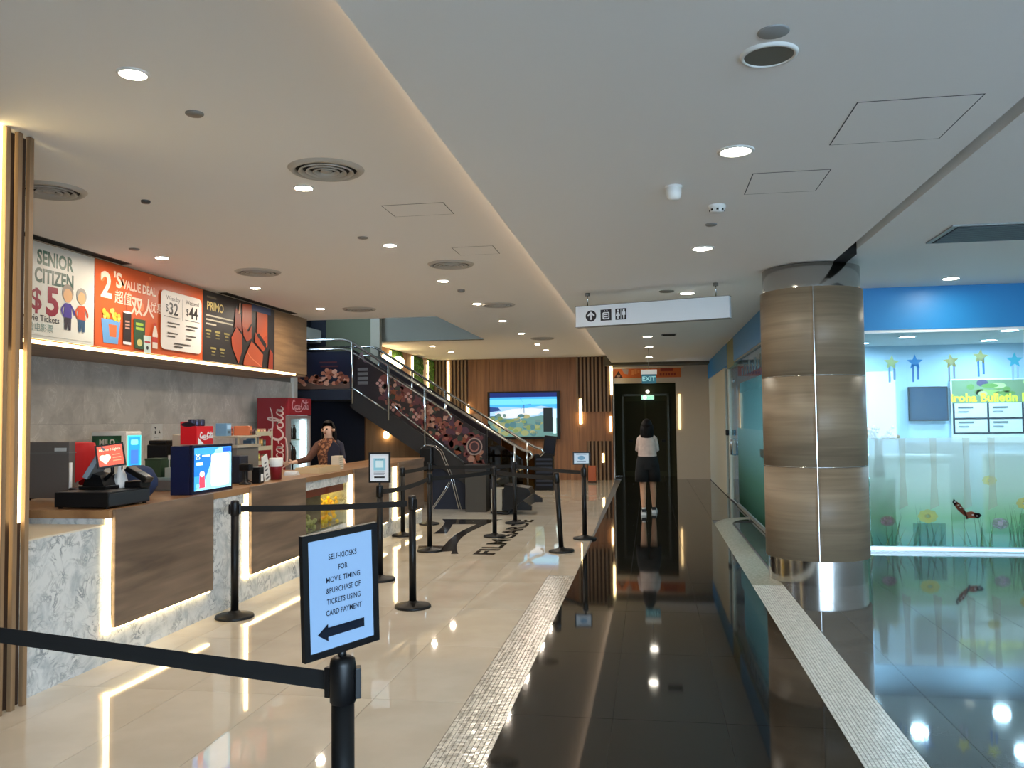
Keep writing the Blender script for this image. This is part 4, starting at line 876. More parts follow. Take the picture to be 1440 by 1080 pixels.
sign_frame(p3, Matrix.Translation((0.0, 0, 1.155)) @ Matrix.Rotation(0.12, 4, 'Z'), 0.225, 0.312, paint_a, (226, 232, 240))
MB().cyl((0, 0, 0.97), (0, 0, 1.0), 0.012, 12).build('sign_socket', M_BLKP, p3)
def paint_b(a, w, h):
    a.ell((110, 160, 196), 0, 0.005, 0.05, 0.03); a.lines((90, 120, 150), -0.07, 0.05, 0.14, 1, 0.02, 0.008, 0.0); a.lines((90, 120, 150), -0.06, -0.045, 0.12, 1, 0.02, 0.008, 0.0)
sign_frame(p10, Matrix.Translation((-0.03, 0, 1.10)) @ Matrix.Rotation(0.05, 4, 'Z'), 0.235, 0.175, paint_b, (206, 224, 240))
MB().cyl((0, 0, 0.97), (0, 0, 1.02), 0.012, 12).build('sign_socket', M_BLKP, p10)

# ================================================================== FLOOR EMBLEM
t = thing('floor_emblem', 'dark inlaid floor emblem with lettering in the beige queue area', 'floor decal', (0, 0, 0.0012))
seven = [(-3.45, 13.74), (-2.43, 13.76), (-2.53, 13.53), (-2.58, 13.04), (-2.62, 12.5), (-2.64, 12.05), (-2.63, 11.58), (-2.58, 11.15), (-2.52, 10.8), (-2.42, 10.39), (-2.35, 10.16), (-2.44, 10.15), (-2.48, 10.37), (-2.61, 10.28), (-2.60, 10.2), (-2.69, 10.79), (-2.75, 11.33), (-2.79, 11.93), (-2.78, 12.37), (-2.76, 12.72), (-2.73, 13.1), (-3.11, 13.07), (-3.03, 12.58), (-2.94, 11.97), (-3.14, 11.96), (-3.15, 12.34), (-3.23, 12.93), (-3.3, 13.32)]
MB().prism([(x, y, 0) for x, y in seven], (0, 0, 0.0008)).build('emblem', mat('emblem_black', (38, 34, 30), 0.12), t)
MB().prism([(-3.03, 10.77, 0), (-2.69, 10.8, 0), (-2.62, 10.44, 0), (-2.93, 10.41, 0)], (0, 0, 0.0008)).build('emblem_bar', mat('emblem_grey', (76, 66, 54), 0.12), t)
a = Art(0, 0.12); a.text((38, 34, 30), 'FILMGARDE', 0, 0, 0.36, 0.03, fit=3.6)
a.build('lettering', (-1.91, 10.1, 0.0), (0, 1, 0), (-1, 0, 0), t, 0.0006)

# ================================================================== HANGING SIGNS
t = thing('hanging_sign', 'white hanging direction sign with arrow, lift and toilet pictograms', 'sign', (0.027, 9.9, 2.865), (0, 0, -0.291))
MB().box(-0.918, -0.05, -0.1245, 0.918, 0.05, 0.1245, bevel=0.006).build('sign_box', mat('sign_white', (226, 233, 238), 0.4), t)
MB().box(-0.922, -0.052, -0.128, 0.922, 0.052, -0.122).build('edge_trim', M_GREYP, t); MB().box(-0.922, -0.052, 0.122, 0.922, 0.052, 0.128).build('edge_trim', M_GREYP, t)
for xx in (-0.78, 0.76): MB().cyl((xx, 0, 0.12), (xx, 0, 0.32), 0.007, 8).build('hanger', M_STEEL, t); MB().cyl((xx, 0, 0.25), (xx, 0, 0.285), 0.03, 14).build('ceiling_rose', M_GREYP, t)
a = Art(0, 0.4); K = (24, 28, 40); Wt = (222, 228, 232)
a.ell(K, -0.72, 0.0, 0.068, 0.068, 28); a.stroke(Wt, [(-0.72, -0.046), (-0.72, 0.04)], 0.02, 0); a.stroke(Wt, [(-0.762, 0.0), (-0.72, 0.044), (-0.678, 0.0)], 0.02, 0)
a.rect(K, -0.598, -0.066, -0.462, 0.066); a.rrect(Wt, -0.572, -0.05, -0.488, 0.034, 0.014); a.rrect(K, -0.56, -0.038, -0.50, 0.022, 0.008); a.rect(Wt, -0.552, 0.0, -0.508, 0.012); a.rect(Wt, -0.552, -0.026, -0.508, -0.012); a.poly(Wt, [(-0.552, 0.042), (-0.536, 0.042), (-0.544, 0.058)]); a.poly(Wt, [(-0.508, 0.058), (-0.524, 0.058), (-0.516, 0.042)])
a.rect(K, -0.412, -0.066, -0.276, 0.066); a.rect(Wt, -0.347, -0.055, -0.341, 0.055)
for cx in (-0.38, -0.308): a.ell(Wt, cx, 0.043, 0.012)
a.poly(Wt, [(-0.392, 0.027), (-0.368, 0.027), (-0.352, -0.02), (-0.372, -0.02), (-0.372, -0.054), (-0.388, -0.054), (-0.388, -0.02), (-0.408, -0.02)])
a.poly(Wt, [(-0.326, 0.027), (-0.290, 0.027), (-0.288, -0.012), (-0.298, -0.012), (-0.300, -0.054), (-0.316, -0.054), (-0.318, -0.012), (-0.328, -0.012)])
a.build('print', (0, -0.0503, 0), *SOUTH, t)
t = thing('exit_sign', 'green exit sign with white housing hanging at the corridor end', 'sign', (-0.01, 18.35, 2.55))
MB().box(-0.17, -0.03, 0.04, 0.17, 0.03, 0.14, bevel=0.005).build('housing', M_WHITEP, t); MB().cyl((0, 0, 0.14), (0, 0, 0.60), 0.008, 8).build('hanger', M_GREYP, t)
a = Art(0.35, 0.3); a.rect((22, 96, 112), -0.155, -0.155, 0.155, 0.04); a.text((150, 206, 206), 'EXIT', 0, -0.10, 0.14, 0.02, 'C')
MB().box(-0.155, -0.006, -0.155, 0.155, 0.006, 0.04).build('plate', mat('teal_plate', (20, 84, 96), 0.3), t); a.build('print', (0, -0.0065, 0), *SOUTH, t)
t = thing('exit_light', 'small lit green exit light above the dark end doors', 'sign', (-0.05, 24.3, 2.25))
MB().box(-0.19, -0.03, -0.06, 0.17, 0.03, 0.06, bevel=0.01).build('housing', mat('lit_green_white', (170, 230, 200), 0.4, 0, 1.2), t); MB().box(-0.20, -0.04, -0.1, 0.18, 0.03, -0.062).build('bracket', M_BLK, t)
a = Art(2.5, 0.4); a.ell((240, 255, 240), -0.09, 0.0, 0.05, 0.05); a.text((60, 150, 110), 'EXIT', -0.02, -0.035, 0.08); a.build('print', (0, -0.031, 0), *SOUTH, t)
MB().sphere((-0.01, 0.1, 0.17), 0.05, 12).build('lamp', mat('lit_globe', (255, 250, 235), 0.4, 0, 6.0), t)
t = thing('hazard_banner', 'orange warning banner with a dark triangle above the corridor opening', 'banner', (-0.98, 23.28, 2.76))
MB().box(0, 0, 0, 1.83, 0.012, 0.31).build('banner', mat('banner_orange', (206, 104, 44), 0.6), t)
a = Art(0, 0.6); a.poly((50, 20, 30), [(0.02, 0.01), (0.26, 0.01), (0.14, 0.20)]); a.ell((150, 120, 110), 0.14, 0.06, 0.05, 0.035); a.poly((170, 150, 140), [(0.22, 0.27), (0.42, 0.24), (0.40, 0.1), (0.30, 0.12)])
for k in range(7): a.rect((226, 140, 70), 0.5+k*0.08, 0.08+0.03*(k % 3), 0.56+k*0.08, 0.22+0.02*(k % 2))
a.rect((150, 50, 24), 1.28, 0.17, 1.62, 0.25); 
for k in range(6): a.rect((150, 50, 24), 1.26+k*0.075, 0.05, 1.31+k*0.075, 0.12)
a.build('print', (0, -0.0006, 0), *SOUTH, t)

# ================================================================== STAIRCASE
YN, YF = 15.2, 16.8
zp = lambda X: 0.05+(-2.3-X)*0.652
t = thing('staircase', 'dark staircase with steel handrails and printed side panels rising to the left', 'staircase', (0, 0, 0))
M_STR = mat('dark_stringer', (30, 27, 26), 0.5)
for yy in (YN, YF-0.08):
    MB().prism([(-2.15, yy, 0.0), (-2.15, yy, zp(-2.15)+0.12), (-5.58, yy, zp(-5.58)+0.10), (-5.58, yy, zp(-5.58)-0.28), (-2.66, yy, 0.0)], (0, 0.08, 0)).build('stringer', M_STR, t)
for k in range(13):
    X1 = -2.3-k*0.254; z = 0.169*(k+1)
    MB().box(X1-0.254, YN+0.081, max(0, z-0.20), X1, YF-0.081, z, bevel=0.006).build('step', M_DGREY, t)
MB().box(-7.25, YN, 2.06, -5.56, 17.27, 2.25).build('landing', M_NAVY, t)
def rail(pts, r, m=M_STEEL): MB().tube(pts, r, 10).build('handrail', m, t)
for yy in (YN, YF):
    rail([(-7.2, yy, 3.20), (-5.75, yy, 3.20), (-5.6, yy, 3.17), (-2.55, yy, 1.235), (-2.3, yy, 1.09), (-2.16, yy, 1.05), (-2.12, yy, 0.98), (-2.2, yy, 0.92)], 0.026)
    rail([(-7.2, yy, 3.02), (-5.75, yy, 3.02), (-5.58, yy, 2.98), (-3.7, yy, 1.80), (-3.62, yy, 1.70), (-3.66, yy, 1.64)], 0.019)
rail([(-5.54, YN-0.02, zp(-5.54)+0.12), (-4.9, YN-0.02, zp(-4.9)+0.12)], 0.018); rail([(-4.70, YN-0.02, 1.92), (-4.60, YN-0.02, 1.80), (-4.1, YN-0.02, 1.42), (-3.35, YN-0.02, zp(-3.35)+0.10)], 0.018)
for xx, z0, z1 in ((-5.54, 1.98, 3.16), (-4.83, 1.66, 2.68), (-4.13, 1.14, 2.24), (-2.45, 0.1, 1.17)):
    for yy in (YN, YF): MB().cyl((xx, yy-0.005, z0), (xx, yy-0.005, z1), 0.024, 14).build('rail_post', M_STEEL, t)
for yy, nm in ((YN+0.02, 'side_panel'), (YF-0.02, 'side_panel')):
    MB().prism([(-5.53, yy, zp(-5.53)+0.14), (-5.53, yy, zp(-5.53)+0.86), (-2.98, yy, zp(-2.98)+0.86), (-2.98, yy, zp(-2.98)+0.10)], (0, 0.012, 0)).build(nm, mat('dark_print_panel', (30, 22, 26), 0.3), t)
    MB().prism([(-2.97, yy, zp(-2.97)+0.10), (-2.97, yy, zp(-2.97)+0.86), (-2.3, yy, zp(-2.3)+0.86), (-2.3, yy, zp(-2.3)+0.10)], (0, 0.01, 0)).build('glass_panel', M_GLASSO, t)
MB().box(-2.99, YN-0.01, 0.5, -2.955, YN+0.05, 1.52).build('newel', M_BLK, t)
a = Art(0, 0.35); rn = random.Random(12)
cols = [(110, 56, 50), (132, 78, 62), (86, 40, 46), (150, 104, 84), (72, 44, 60), (120, 62, 36), (60, 34, 34), (164, 122, 104), (96, 26, 28), (44, 52, 44)]
for k in range(260):
    x0 = rn.uniform(-5.0, -3.05); z0 = zp(x0)+rn.uniform(0.2, 0.80); a.lay = 1+k % 8; r_ = rn.uniform(0.03, 0.095); n_ = rn.choice([5, 6, 7, 9])
    pts = [(x0+r_*rn.uniform(0.5, 1.1)*math.cos(2*PI*i/n_), z0+r_*rn.uniform(0.5, 1.1)*math.sin(2*PI*i/n_)) for i in range(n_)]
    pts = [(px, min(max(pz, zp(px)+0.15), zp(px)+0.85)) for px, pz in pts]
    a.poly(rn.choice(cols), pts)
a.lay = 9
for k in range(4): a.rect((96, 92, 92), -5.44, 2.34+k*0.085, -5.24, 2.40+k*0.085)
a.stroke((120, 96, 100), [(-5.42, 2.82), (-5.36, 2.94), (-5.32, 2.80), (-5.26, 2.76)], 0.04)
for x0, z0 in ((-5.0, 2.36), (-4.75, 1.9), (-4.45, 2.1), (-4.3, 1.72)):
    for q in range(4): a.ell((176, 130, 120), x0+0.05*math.cos(q*1.6), z0+0.05*math.sin(q*1.6), 0.032, 0.03, 9)
for rr, cc in ((0.16, (150, 130, 120)), (0.135, (40, 26, 30)), (0.10, (150, 96, 84)), (0.075, (60, 36, 40))): a.ell(cc, -3.2, 1.16, rr*0.95, rr)
a.build('print', (0, YN+0.0195, 0), *SOUTH, t)
MB().box(-7.2, YN+0.02, 2.26, -5.57, YN+0.032, 2.98).build('side_panel', mat('navy_print_panel', (16, 20, 40), 0.3), t)
a = Art(0, 0.35)
a.rect((92, 66, 54), -7.15, 2.27, -5.6, 2.38)
for k in range(90):
    a.lay = 2+k % 5; x0 = rn.uniform(-7.1, -5.64); z0 = rn.uniform(2.36, 2.56+0.07*math.sin(x0*6)); a.ell(rn.choice([(150, 84, 60), (176, 110, 84), (196, 140, 116), (120, 62, 44)]), x0, z0, 0.045, 0.04, 9)
a.lay = 8
a.rect((76, 34, 38), -6.2, 2.76, -5.85, 2.79); a.rect((76, 34, 38), -6.18, 2.68, -5.83, 2.71)
a.build('print', (0, YN+0.0195, 0), *SOUTH, t)
MB().prism([(-4.02, YN+0.09, 0), (-2.96, YN+0.09, 0), (-2.96, YN+0.09, 0.18), (-4.02, YN+0.09, 0.86)], (0, 1.4, 0)).build('store_box', M_NAVY, t)
bx('wall_stair', (-5.86, 16.86, 0, -3.4, 16.95, 1.78), M_WOODU, None, 0, 'structure')
bx('wall_stair', (-7.25, 16.86, 0, -5.86, 16.95, 2.06), M_NAVY, None, 0, 'structure')
bx('trim_11', (-5.875, 16.84, 0, -5.855, 16.86, 1.78), M_WOODW, None, 0, 'structure')
t = thing('wall_lamp', 'small warm wall lamp on the timber panel under the stairs', 'lamp', (-5.40, 16.82, 1.36))
MB().lathe([(0, -0.07), (0.05, -0.06), (0.06, 0), (0.045, 0.07), (0, 0.075)], (0, 0, 0), 14).build('shade', mat('warm_lamp_shade', (255, 226, 170), 0.5, 0, 14.0), t); MB().box(-0.02, 0.0, -0.05, 0.02, 0.04, 0.05).build('bracket', M_STEEL, t)
for k, (yy, lb) in enumerate(((18.3, 'bright globe wall lamp above the stair rail, left of two'), (19.2, 'bright globe wall lamp above the stair rail, right of two'))):
    t = thing('wall_lamp', lb, 'lamp', (-5.86, yy, 3.03), group='globe lamps above the stairs')
    MB().sphere((0, 0, 0), 0.15, 18).build('globe', mat('globe_lamp_glass', (255, 226, 170), 0.5, 0, 9.0), t); MB().cyl((-0.14, 0, 0), (-0.03, 0, 0), 0.03, 10).build('bracket', M_STEEL, t)
# objects around the foot of the stairs
t = thing('litter_bin', 'dark grey square litter bin beside the navy box under the stairs', 'bin', (-3.10, 14.98, 0))
MB().prism([(-0.19, -0.16, 0), (0.19, -0.16, 0), (0.19, 0.16, 0), (-0.19, 0.16, 0)], (0, 0, 0.72)).build('body', mat('bin_grey', (62, 58, 50), 0.5), t); MB().box(-0.205, -0.175, 0.72, 0.205, 0.175, 0.85, bevel=0.012).build('lid', mat('bin_lid', (40, 38, 38), 0.5), t)
t = thing('folding_stand', 'chrome X legged folding stand leaning against the navy stair box', 'stand', (-3.70, 15.0, 0))
for y_ in (-0.06, 0.10):
    MB().tube([(-0.27, y_, 0.012), (-0.02, y_, 0.36), (0.09, y_, 0.54)], 0.010, 8).build('leg', M_CHROME, t)
    MB().tube([(0.27, y_, 0.012), (0.12, y_, 0.60), (-0.08, y_, 1.08), (-0.2, y_, 1.18), (-0.36, y_, 1.20), (-0.46, y_, 1.12)], 0.010, 8).build('leg', M_CHROME, t)
MB().box(-0.47, -0.06, 0.72, -0.24, 0.10, 1.16, bevel=0.03).build('bag', M_BLK, t)
t = thing('folded_cart', 'dark folded cart with a pale mesh side near the stair foot', 'cart', (-2.56, 14.72, 0))
MB().box(-0.2, -0.25, 0.06, 0.0, 0.2, 0.44).build('mesh_side', mat('pale_mesh', (150, 146, 132), 0.7), t)
MB().prism([(0.0, -0.3, 0.08), (0.14, -0.3, 0.08), (0.52, -0.3, 0.36), (0.46, -0.3, 0.46), (0.05, -0.3, 0.52)], (0, 0.5, 0)).build('seat', M_BLK, t)
MB().tube([(-0.2, -0.28, 0.04), (0.1, -0.28, 0.02), (0.16, -0.28, 0.12)], 0.02, 8).build('runner', M_BLK, t); MB().tube([(-0.2, 0.2, 0.04), (0.1, 0.2, 0.02), (0.16, 0.2, 0.12)], 0.02, 8).build('runner', M_BLK, t)
for x_ in (-0.16, 0.1):
    for y_ in (-0.24, 0.16): MB().cyl((x_, y_-0.015, 0.03), (x_, y_+0.015, 0.03), 0.03, 12).build('wheel', M_BLK, t)
t = thing('ticket_kiosk', 'black ticket kiosk with louvred body and tilted screen near the end wall', 'kiosk', (-2.47, 19.5, 0))
MB().box(-0.22, 0, 0, 0.22, 0.36, 0.84, bevel=0.01).build('body', M_BLK, t)
for k in range(7): MB().box(-0.17, -0.012, 0.1+k*0.1, 0.2, -0.001, 0.145+k*0.1).build('slat', mat('kiosk_louvre', (44, 50, 66), 0.3), t)
MB().box(-0.03, -0.02, 0, 0.25, 0.03, 0.46, bevel=0.01, mtx=Matrix.Translation((-0.0, 0.12, 0.82)) @ Matrix.Rotation(0.12, 4, 'Y')).build('head', M_BLK, t)
MB().box(0.0, -0.024, 0.06, 0.22, -0.021, 0.40, mtx=Matrix.Translation((-0.0, 0.12, 0.82)) @ Matrix.Rotation(0.12, 4, 'Y')).build('screen', mat('kiosk_screen', (40, 44, 54), 0.1), t)
t = thing('crate', 'small orange brown crate standing by the slatted end wall', 'crate', (-1.50, 21.9, 0))
MB().box(-0.1, -0.1, 0.05, 0.1, 0.1, 0.44, bevel=0.008).build('body', mat('crate_orange', (168, 84, 44), 0.5), t); MB().box(-0.105, -0.105, 0, 0.105, 0.105, 0.05).build('base', M_SLATB, t)
t = thing('television', 'large wall television with a bright landscape picture on the timber end wall', 'television', (-3.42, 22.85, 1.77))
MB().box(-1.0, -0.05, -0.65, 1.0, 0.05, 0.66, bevel=0.008).build('cabinet', M_BLKP, t)
a = Art(1.0, 0.2); a.rect((70, 170, 236), -0.93, -0.58, 0.92, 0.50); a.rect((110, 206, 250), -0.93, 0.30, 0.92, 0.44); a.rect((24, 44, 110), -0.93, 0.50, 0.92, 0.62)
a.poly((150, 190, 226), [(-0.93, 0.2), (-0.5, 0.24), (0.1, 0.2), (0.5, 0.26), (0.92, 0.18), (0.92, -0.2), (-0.93, -0.2)])
a.poly((206, 216, 226), [(-0.8, 0.06), (-0.3, 0.18), (0.2, 0.2), (0.6, 0.16), (0.4, 0.02), (-0.2, -0.06), (-0.7, -0.1)])
a.poly((40, 70, 130), [(-0.93, 0.24), (-0.7, 0.22), (-0.62, 0.14), (-0.93, 0.1)]); a.poly((90, 130, 130), [(-0.93, -0.04), (-0.2, -0.1), (0.5, 0.0), (0.92, -0.08), (0.92, -0.58), (-0.93, -0.58)])
for k in range(60): a.lay = 10+k % 5; x0 = rn.uniform(-0.9, 0.5); z0 = rn.uniform(-0.52, 0.0); a.ell(rn.choice([(110, 130, 84), (90, 120, 120), (130, 140, 100), (70, 110, 120), (150, 150, 110)]), x0, z0, rn.uniform(0.05, 0.12), rn.uniform(0.03, 0.09), 9)
a.lay = 16
for k in range(3): an = PI/2+0.5+k*2*PI/3; a.poly((60, 90, 120), [(0.02, 0.3), (0.02+0.2*math.cos(an), 0.3+0.2*math.sin(an)), (0.02+0.2*math.cos(an+0.06), 0.3+0.2*math.sin(an+0.06))])
a.rect((60, 90, 120), 0.01, 0.06, 0.03, 0.3); a.rect((30, 40, 44), 0.55, -0.45, 0.80, 0.20); a.rect((200, 230, 236), 0.82, -0.5, 0.90, 0.16)
a.build('screen', (0, -0.0505, 0), *SOUTH, t)
MB().box(-0.3, 0.05, -0.2, 0.3, 0.115, 0.2).build('wall_bracket', M_BLK, t)

# ================================================================== FRIDGE
t = thing('drinks_fridge', 'tall red glass door drinks fridge with white script on its side', 'fridge', (-6.45, 13.15, 0))
M_RED = mat('fridge_red', (150, 26, 38), 0.35)
MB().box(0, 0, 0, 0.50, 0.03, 2.05).build('side_panel', M_RED, t); MB().box(0, 0.90, 0, 0.50, 0.93, 2.05).build('side_panel', M_RED, t)
MB().box(0, 0.03, 0, 0.03, 0.90, 2.05).build('back_panel', mat('fridge_liner', (216, 220, 222), 0.4), t); MB().box(0.03, 0.03, 1.98, 0.50, 0.90, 2.05).build('top', M_RED, t); MB().box(0.03, 0.03, 0, 0.50, 0.90, 0.2).build('plinth', M_RED, t)
MB().box(0.50, -0.005, 1.76, 0.56, 0.935, 2.05, bevel=0.01).build('header', M_RED, t)
fr = MB(); fr.box(0.50, 0.0, 0.2, 0.55, 0.10, 1.75); fr.box(0.50, 0.88, 0.2, 0.55, 0.93, 1.75); fr.box(0.50, 0.10, 0.2, 0.55, 0.88, 0.27); fr.box(0.50, 0.10, 1.70, 0.55, 0.88, 1.75)
dd = fr.build('door', mat('door_frame_grey', (140, 126, 124), 0.4), t); MB().box(0.52, 0.10, 0.27, 0.53, 0.88, 1.70).build('glass_pane', M_GLASSC, dd); MB().tube([(0.55, 0.07, 0.8), (0.59, 0.07, 0.85), (0.59, 0.07, 1.25), (0.55, 0.07, 1.3)], 0.012, 8).build('handle', M_BLK, dd)
MB().box(0.40, 0.80, 0.3, 0.46, 0.87, 1.68).build('light_tube', mat('fridge_light', (226, 244, 255), 0.4, 0, 7.0), t)
MB().box(0.03, 0.884, 0.2, 0.50, 0.898, 1.98).build('liner', mat('fridge_liner', (216, 220, 222), 0.4), t); MB().box(0.03, 0.032, 0.2, 0.50, 0.04, 1.98).build('liner', mat('fridge_liner', (216, 220, 222), 0.4), t)
for z in (0.55, 0.95, 1.33): MB().box(0.04, 0.045, z, 0.46, 0.79, z+0.015).build('shelf', M_WHITEP, t)
# script lettering drawn as brush strokes
def script(a, col, s, ox, oy, wd):
    P = lambda L_: [(ox+x*s, oy+y*s) for x, y in L_]
    def big_c(dx): a.stroke(col, P([(dx+.78, .80), (dx+.62, 1.0), (dx+.34, .92), (dx+.10, .55), (dx+.10, .20), (dx+.34, .0), (dx+.62, .12), (dx+.84, .40)]), wd*1.3)
    def small_o(dx): a.stroke(col, P([(dx+.30, .44), (dx+.10, .34), (dx+.08, .10), (dx+.24, .0), (dx+.40, .12), (dx+.40, .34), (dx+.28, .45), (dx+.46, .36), (dx+.6, .40)]), wd)
    def small_c(dx): a.stroke(col, P([(dx+.40, .38), (dx+.24, .45), (dx+.08, .26), (dx+.12, .04), (dx+.30, .0), (dx+.50, .18)]), wd)
    def small_a(dx): a.stroke(col, P([(dx+.40, .38), (dx+.22, .45), (dx+.07, .24), (dx+.14, .02), (dx+.30, .08), (dx+.42, .42), (dx+.40, .06), (dx+.52, .02), (dx+.64, .16)]), wd)
    big_c(0); small_o(.78); small_c(1.22); small_a(1.6); a.stroke(col, P([(2.22, .30), (2.46, .34)]), wd, 2)
    big_c(2.42); small_o(3.2); a.stroke(col, P([(3.66, .06), (3.86, .5), (3.92, .98), (3.80, 1.0), (3.74, .6), (3.78, .1), (3.92, .02), (4.06, .2)]), wd); small_a(4.0)
    a.stroke(col, P([(.62, .12), (.9, -.22), (1.7, -.30), (2.5, -.20), (2.62, -.05)]), wd*0.9); a.stroke(col, P([(3.2, 1.0), (2.9, .86), (3.4, .72), (4.2, .78), (4.6, .92)]), wd*0.9)
a = Art(0, 0.4); script(a, (232, 206, 200), 0.255, 0.0, 0.0, 0.03)
a.build('print', (0.46, -0.0006, 0.72), (0, 0, 1), (-1, 0, 0), t)
a = Art(0, 0.4); script(a, (226, 170, 180), 0.15, 0.0, 0.0, 0.02); a.build('print', (0.5605, 0.12, 1.86), *EAST, t)
bme = None
for k in range(12):
    i, j = k % 4, k//4
    if bme is None: bme = (MB().lathe([(0, 0), (0.034, 0), (0.036, 0.02), (0.030, 0.09), (0.036, 0.13), (0.034, 0.17), (0.014, 0.22), (0.014, 0.235)], (0, 0, 0), 16).mesh('bottle', mat('cola_brown', (50, 22, 18), 0.2)), MB().cyl((0, 0, 0.235), (0, 0, 0.255), 0.017, 12).mesh('cap', M_RED))
    b = thing('soda_bottle', 'dark soda bottle with red cap inside the red fridge', 'bottle', (-6.08, 13.28+i*0.17, (0.566, 0.966, 1.346)[j]), group='soda bottles in the fridge'); link('body', bme[0], b); link('cap', bme[1], b)

# ================================================================== THINGS ON THE COUNTER
ZT = 1.0385
def yaw(a, p=(0, 0, 0)): return Matrix.Translation(p) @ Matrix.Rotation(a, 4, 'Z')
t = thing('cash_drawer', 'black cash drawer at the near corner of the worktop', 'cash drawer', (-3.93, 5.59, ZT))
MB().box(-0.205, -0.25, 0.012, 0.205, 0.25, 0.115, bevel=0.004).build('body', M_BLKP, t); MB().box(0.205, -0.24, 0.02, 0.212, 0.24, 0.105, bevel=0.002).build('drawer', mat('drawer_front', (34, 38, 44), 0.4), t); MB().box(-0.2, -0.245, 0.1155, 0.2, 0.245, 0.118).build('top_plate', mat('drawer_top', (26, 28, 32), 0.5), t)
for xx in (-0.18, 0.18):
    for yy in (-0.22, 0.22): MB().cyl((xx, yy, 0), (xx, yy, 0.012), 0.015, 10).build('foot', M_BLK, t)
t = thing('sales_terminal', 'dark till terminal with tilted screen on the cash drawer', 'till', (-3.98, 5.64, ZT+0.1185))
MB().box(-0.12, -0.10, 0, 0.10, 0.14, 0.025, bevel=0.006).build('base', M_BLKP, t)
MB().prism([(-0.10, -0.08, 0.025), (0.07, -0.08, 0.025), (0.04, -0.08, 0.10), (-0.06, -0.08, 0.12)], (0, 0.18, 0)).build('stand', M_BLKP, t)
Mx = Matrix.Translation((-0.03, 0.02, 0.19)) @ Matrix.Rotation(0.35, 4, 'Z') @ Matrix.Rotation(0.52, 4, 'Y')
MB().box(-0.018, -0.17, -0.12, 0.018, 0.17, 0.13, bevel=0.006, mtx=Mx).build('screen_back', mat('till_grey', (112, 124, 134), 0.4), t)
MB().box(-0.021, -0.155, -0.105, -0.0185, 0.155, 0.115, mtx=Mx).build('screen', mat('till_screen', (40, 44, 52), 0.1), t)
MB().tube([(0.04, -0.04, 0.06), (0.10, -0.02, 0.12), (0.12, -0.06, 0.19)], 0.014, 8).build('display_arm', M_BLKP, t)
Mx = Matrix.Translation((0.125, -0.085, 0.245)) @ Matrix.Rotation(0.62, 4, 'Z') @ Matrix.Rotation(-0.20, 4, 'X') @ Matrix.Rotation(-0.14, 4, 'Y')
dsp = MB().box(-0.095, -0.012, -0.085, 0.095, 0.012, 0.085, bevel=0.003, mtx=Mx).build('customer_display', M_BLKP, t)
a = Art(1.1, 0.3); a.rect((196, 84, 62), -0.082, -0.073, 0.082, 0.073); a.text((250, 200, 170), 'Movie Nights', 0, 0.035, 0.026, 0.012, 'C', fit=0.14); a.ell((250, 220, 190), -0.052, -0.012, 0.022); a.ell((250, 220, 190), -0.022, -0.012, 0.022); a.poly((250, 220, 190), [(-0.073, -0.018), (-0.001, -0.018), (-0.037, -0.062)]); a.lines((230, 150, 110), 0.012, 0.0, 0.06, 3, 0.022, 0.006, 0.2)
R_ = Mx.to_3x3(); a.build('screen', Mx @ Vector((0, -0.0125, 0)), R_ @ Vector((1, 0, 0)), R_ @ Vector((0, 0, 1)), dsp, 0.0003)
t = thing('card_reader', 'black card reader with cradle at the right end of the cash drawer', 'card reader', (-3.80, 5.80, ZT+0.1185))
MB().box(-0.05, -0.09, 0, 0.09, 0.03, 0.05, bevel=0.01).build('cradle', M_BLKP, t); Mx = Matrix.Translation((0.03, -0.03, 0.10)) @ Matrix.Rotation(0.5, 4, 'Y'); MB().box(-0.09, -0.05, -0.02, 0.10, 0.05, 0.02, bevel=0.01, mtx=Mx).build('handset', M_BLKP, t); MB().box(0.0, -0.04, 0.0205, 0.08, 0.04, 0.022, mtx=Mx).build('screen', mat('reader_screen', (70, 84, 92), 0.15), t)
t = thing('plastic_bag', 'crumpled white plastic bag standing behind the customer display', 'bag', (-3.90, 5.74, ZT+0.1185))
b = MB(); rn2 = random.Random(5); b.lathe([(0.001, 0), (0.045, 0.0), (0.048, 0.04), (0.036, 0.09), (0.014, 0.13), (0.02, 0.165), (0.008, 0.175)], (0, 0, 0), 14)
for v_ in b.bm.verts: v_.co += Vector((rn2.uniform(-1, 1), rn2.uniform(-1, 1), 0))*0.012
b.build('body', mat('bag_white', (222, 216, 210), 0.4), t)
t = thing('jacket', 'dark blue cloth bundle on the worktop behind the card reader', 'cloth', (-4.02, 6.12, ZT))
b = MB(); b.sphere((0, 0, 0.13), 0.15, 18, sx=1.1, sy=0.9, sz=0.9)
for v_ in b.bm.verts: v_.co += Vector((math.sin(v_.co.z*60)*0.012, math.cos(v_.co.x*50)*0.012, math.sin(v_.co.y*55)*0.008)); v_.co.z = max(v_.co.z, 0.001)
b.build('cloth', mat('blue_cloth', (26, 46, 84), 0.8), t)
t = thing('paper_cup', 'white paper cup with black lid behind the cash drawer', 'cup', (-4.28, 5.74, ZT))
MB().lathe([(0, 0), (0.027, 0), (0.036, 0.10)], (0, 0, 0), 20).build('cup', M_WHITEP, t); MB().lathe([(0.036, 0.10), (0.039, 0.102), (0.039, 0.112), (0.03, 0.118), (0, 0.118)], (0, 0, 0), 20).build('lid', M_BLKP, t)
t = thing('ice_maker', 'large grey box shaped drinks machine at the left end of the worktop', 'machine', (-4.63, 6.02, ZT))
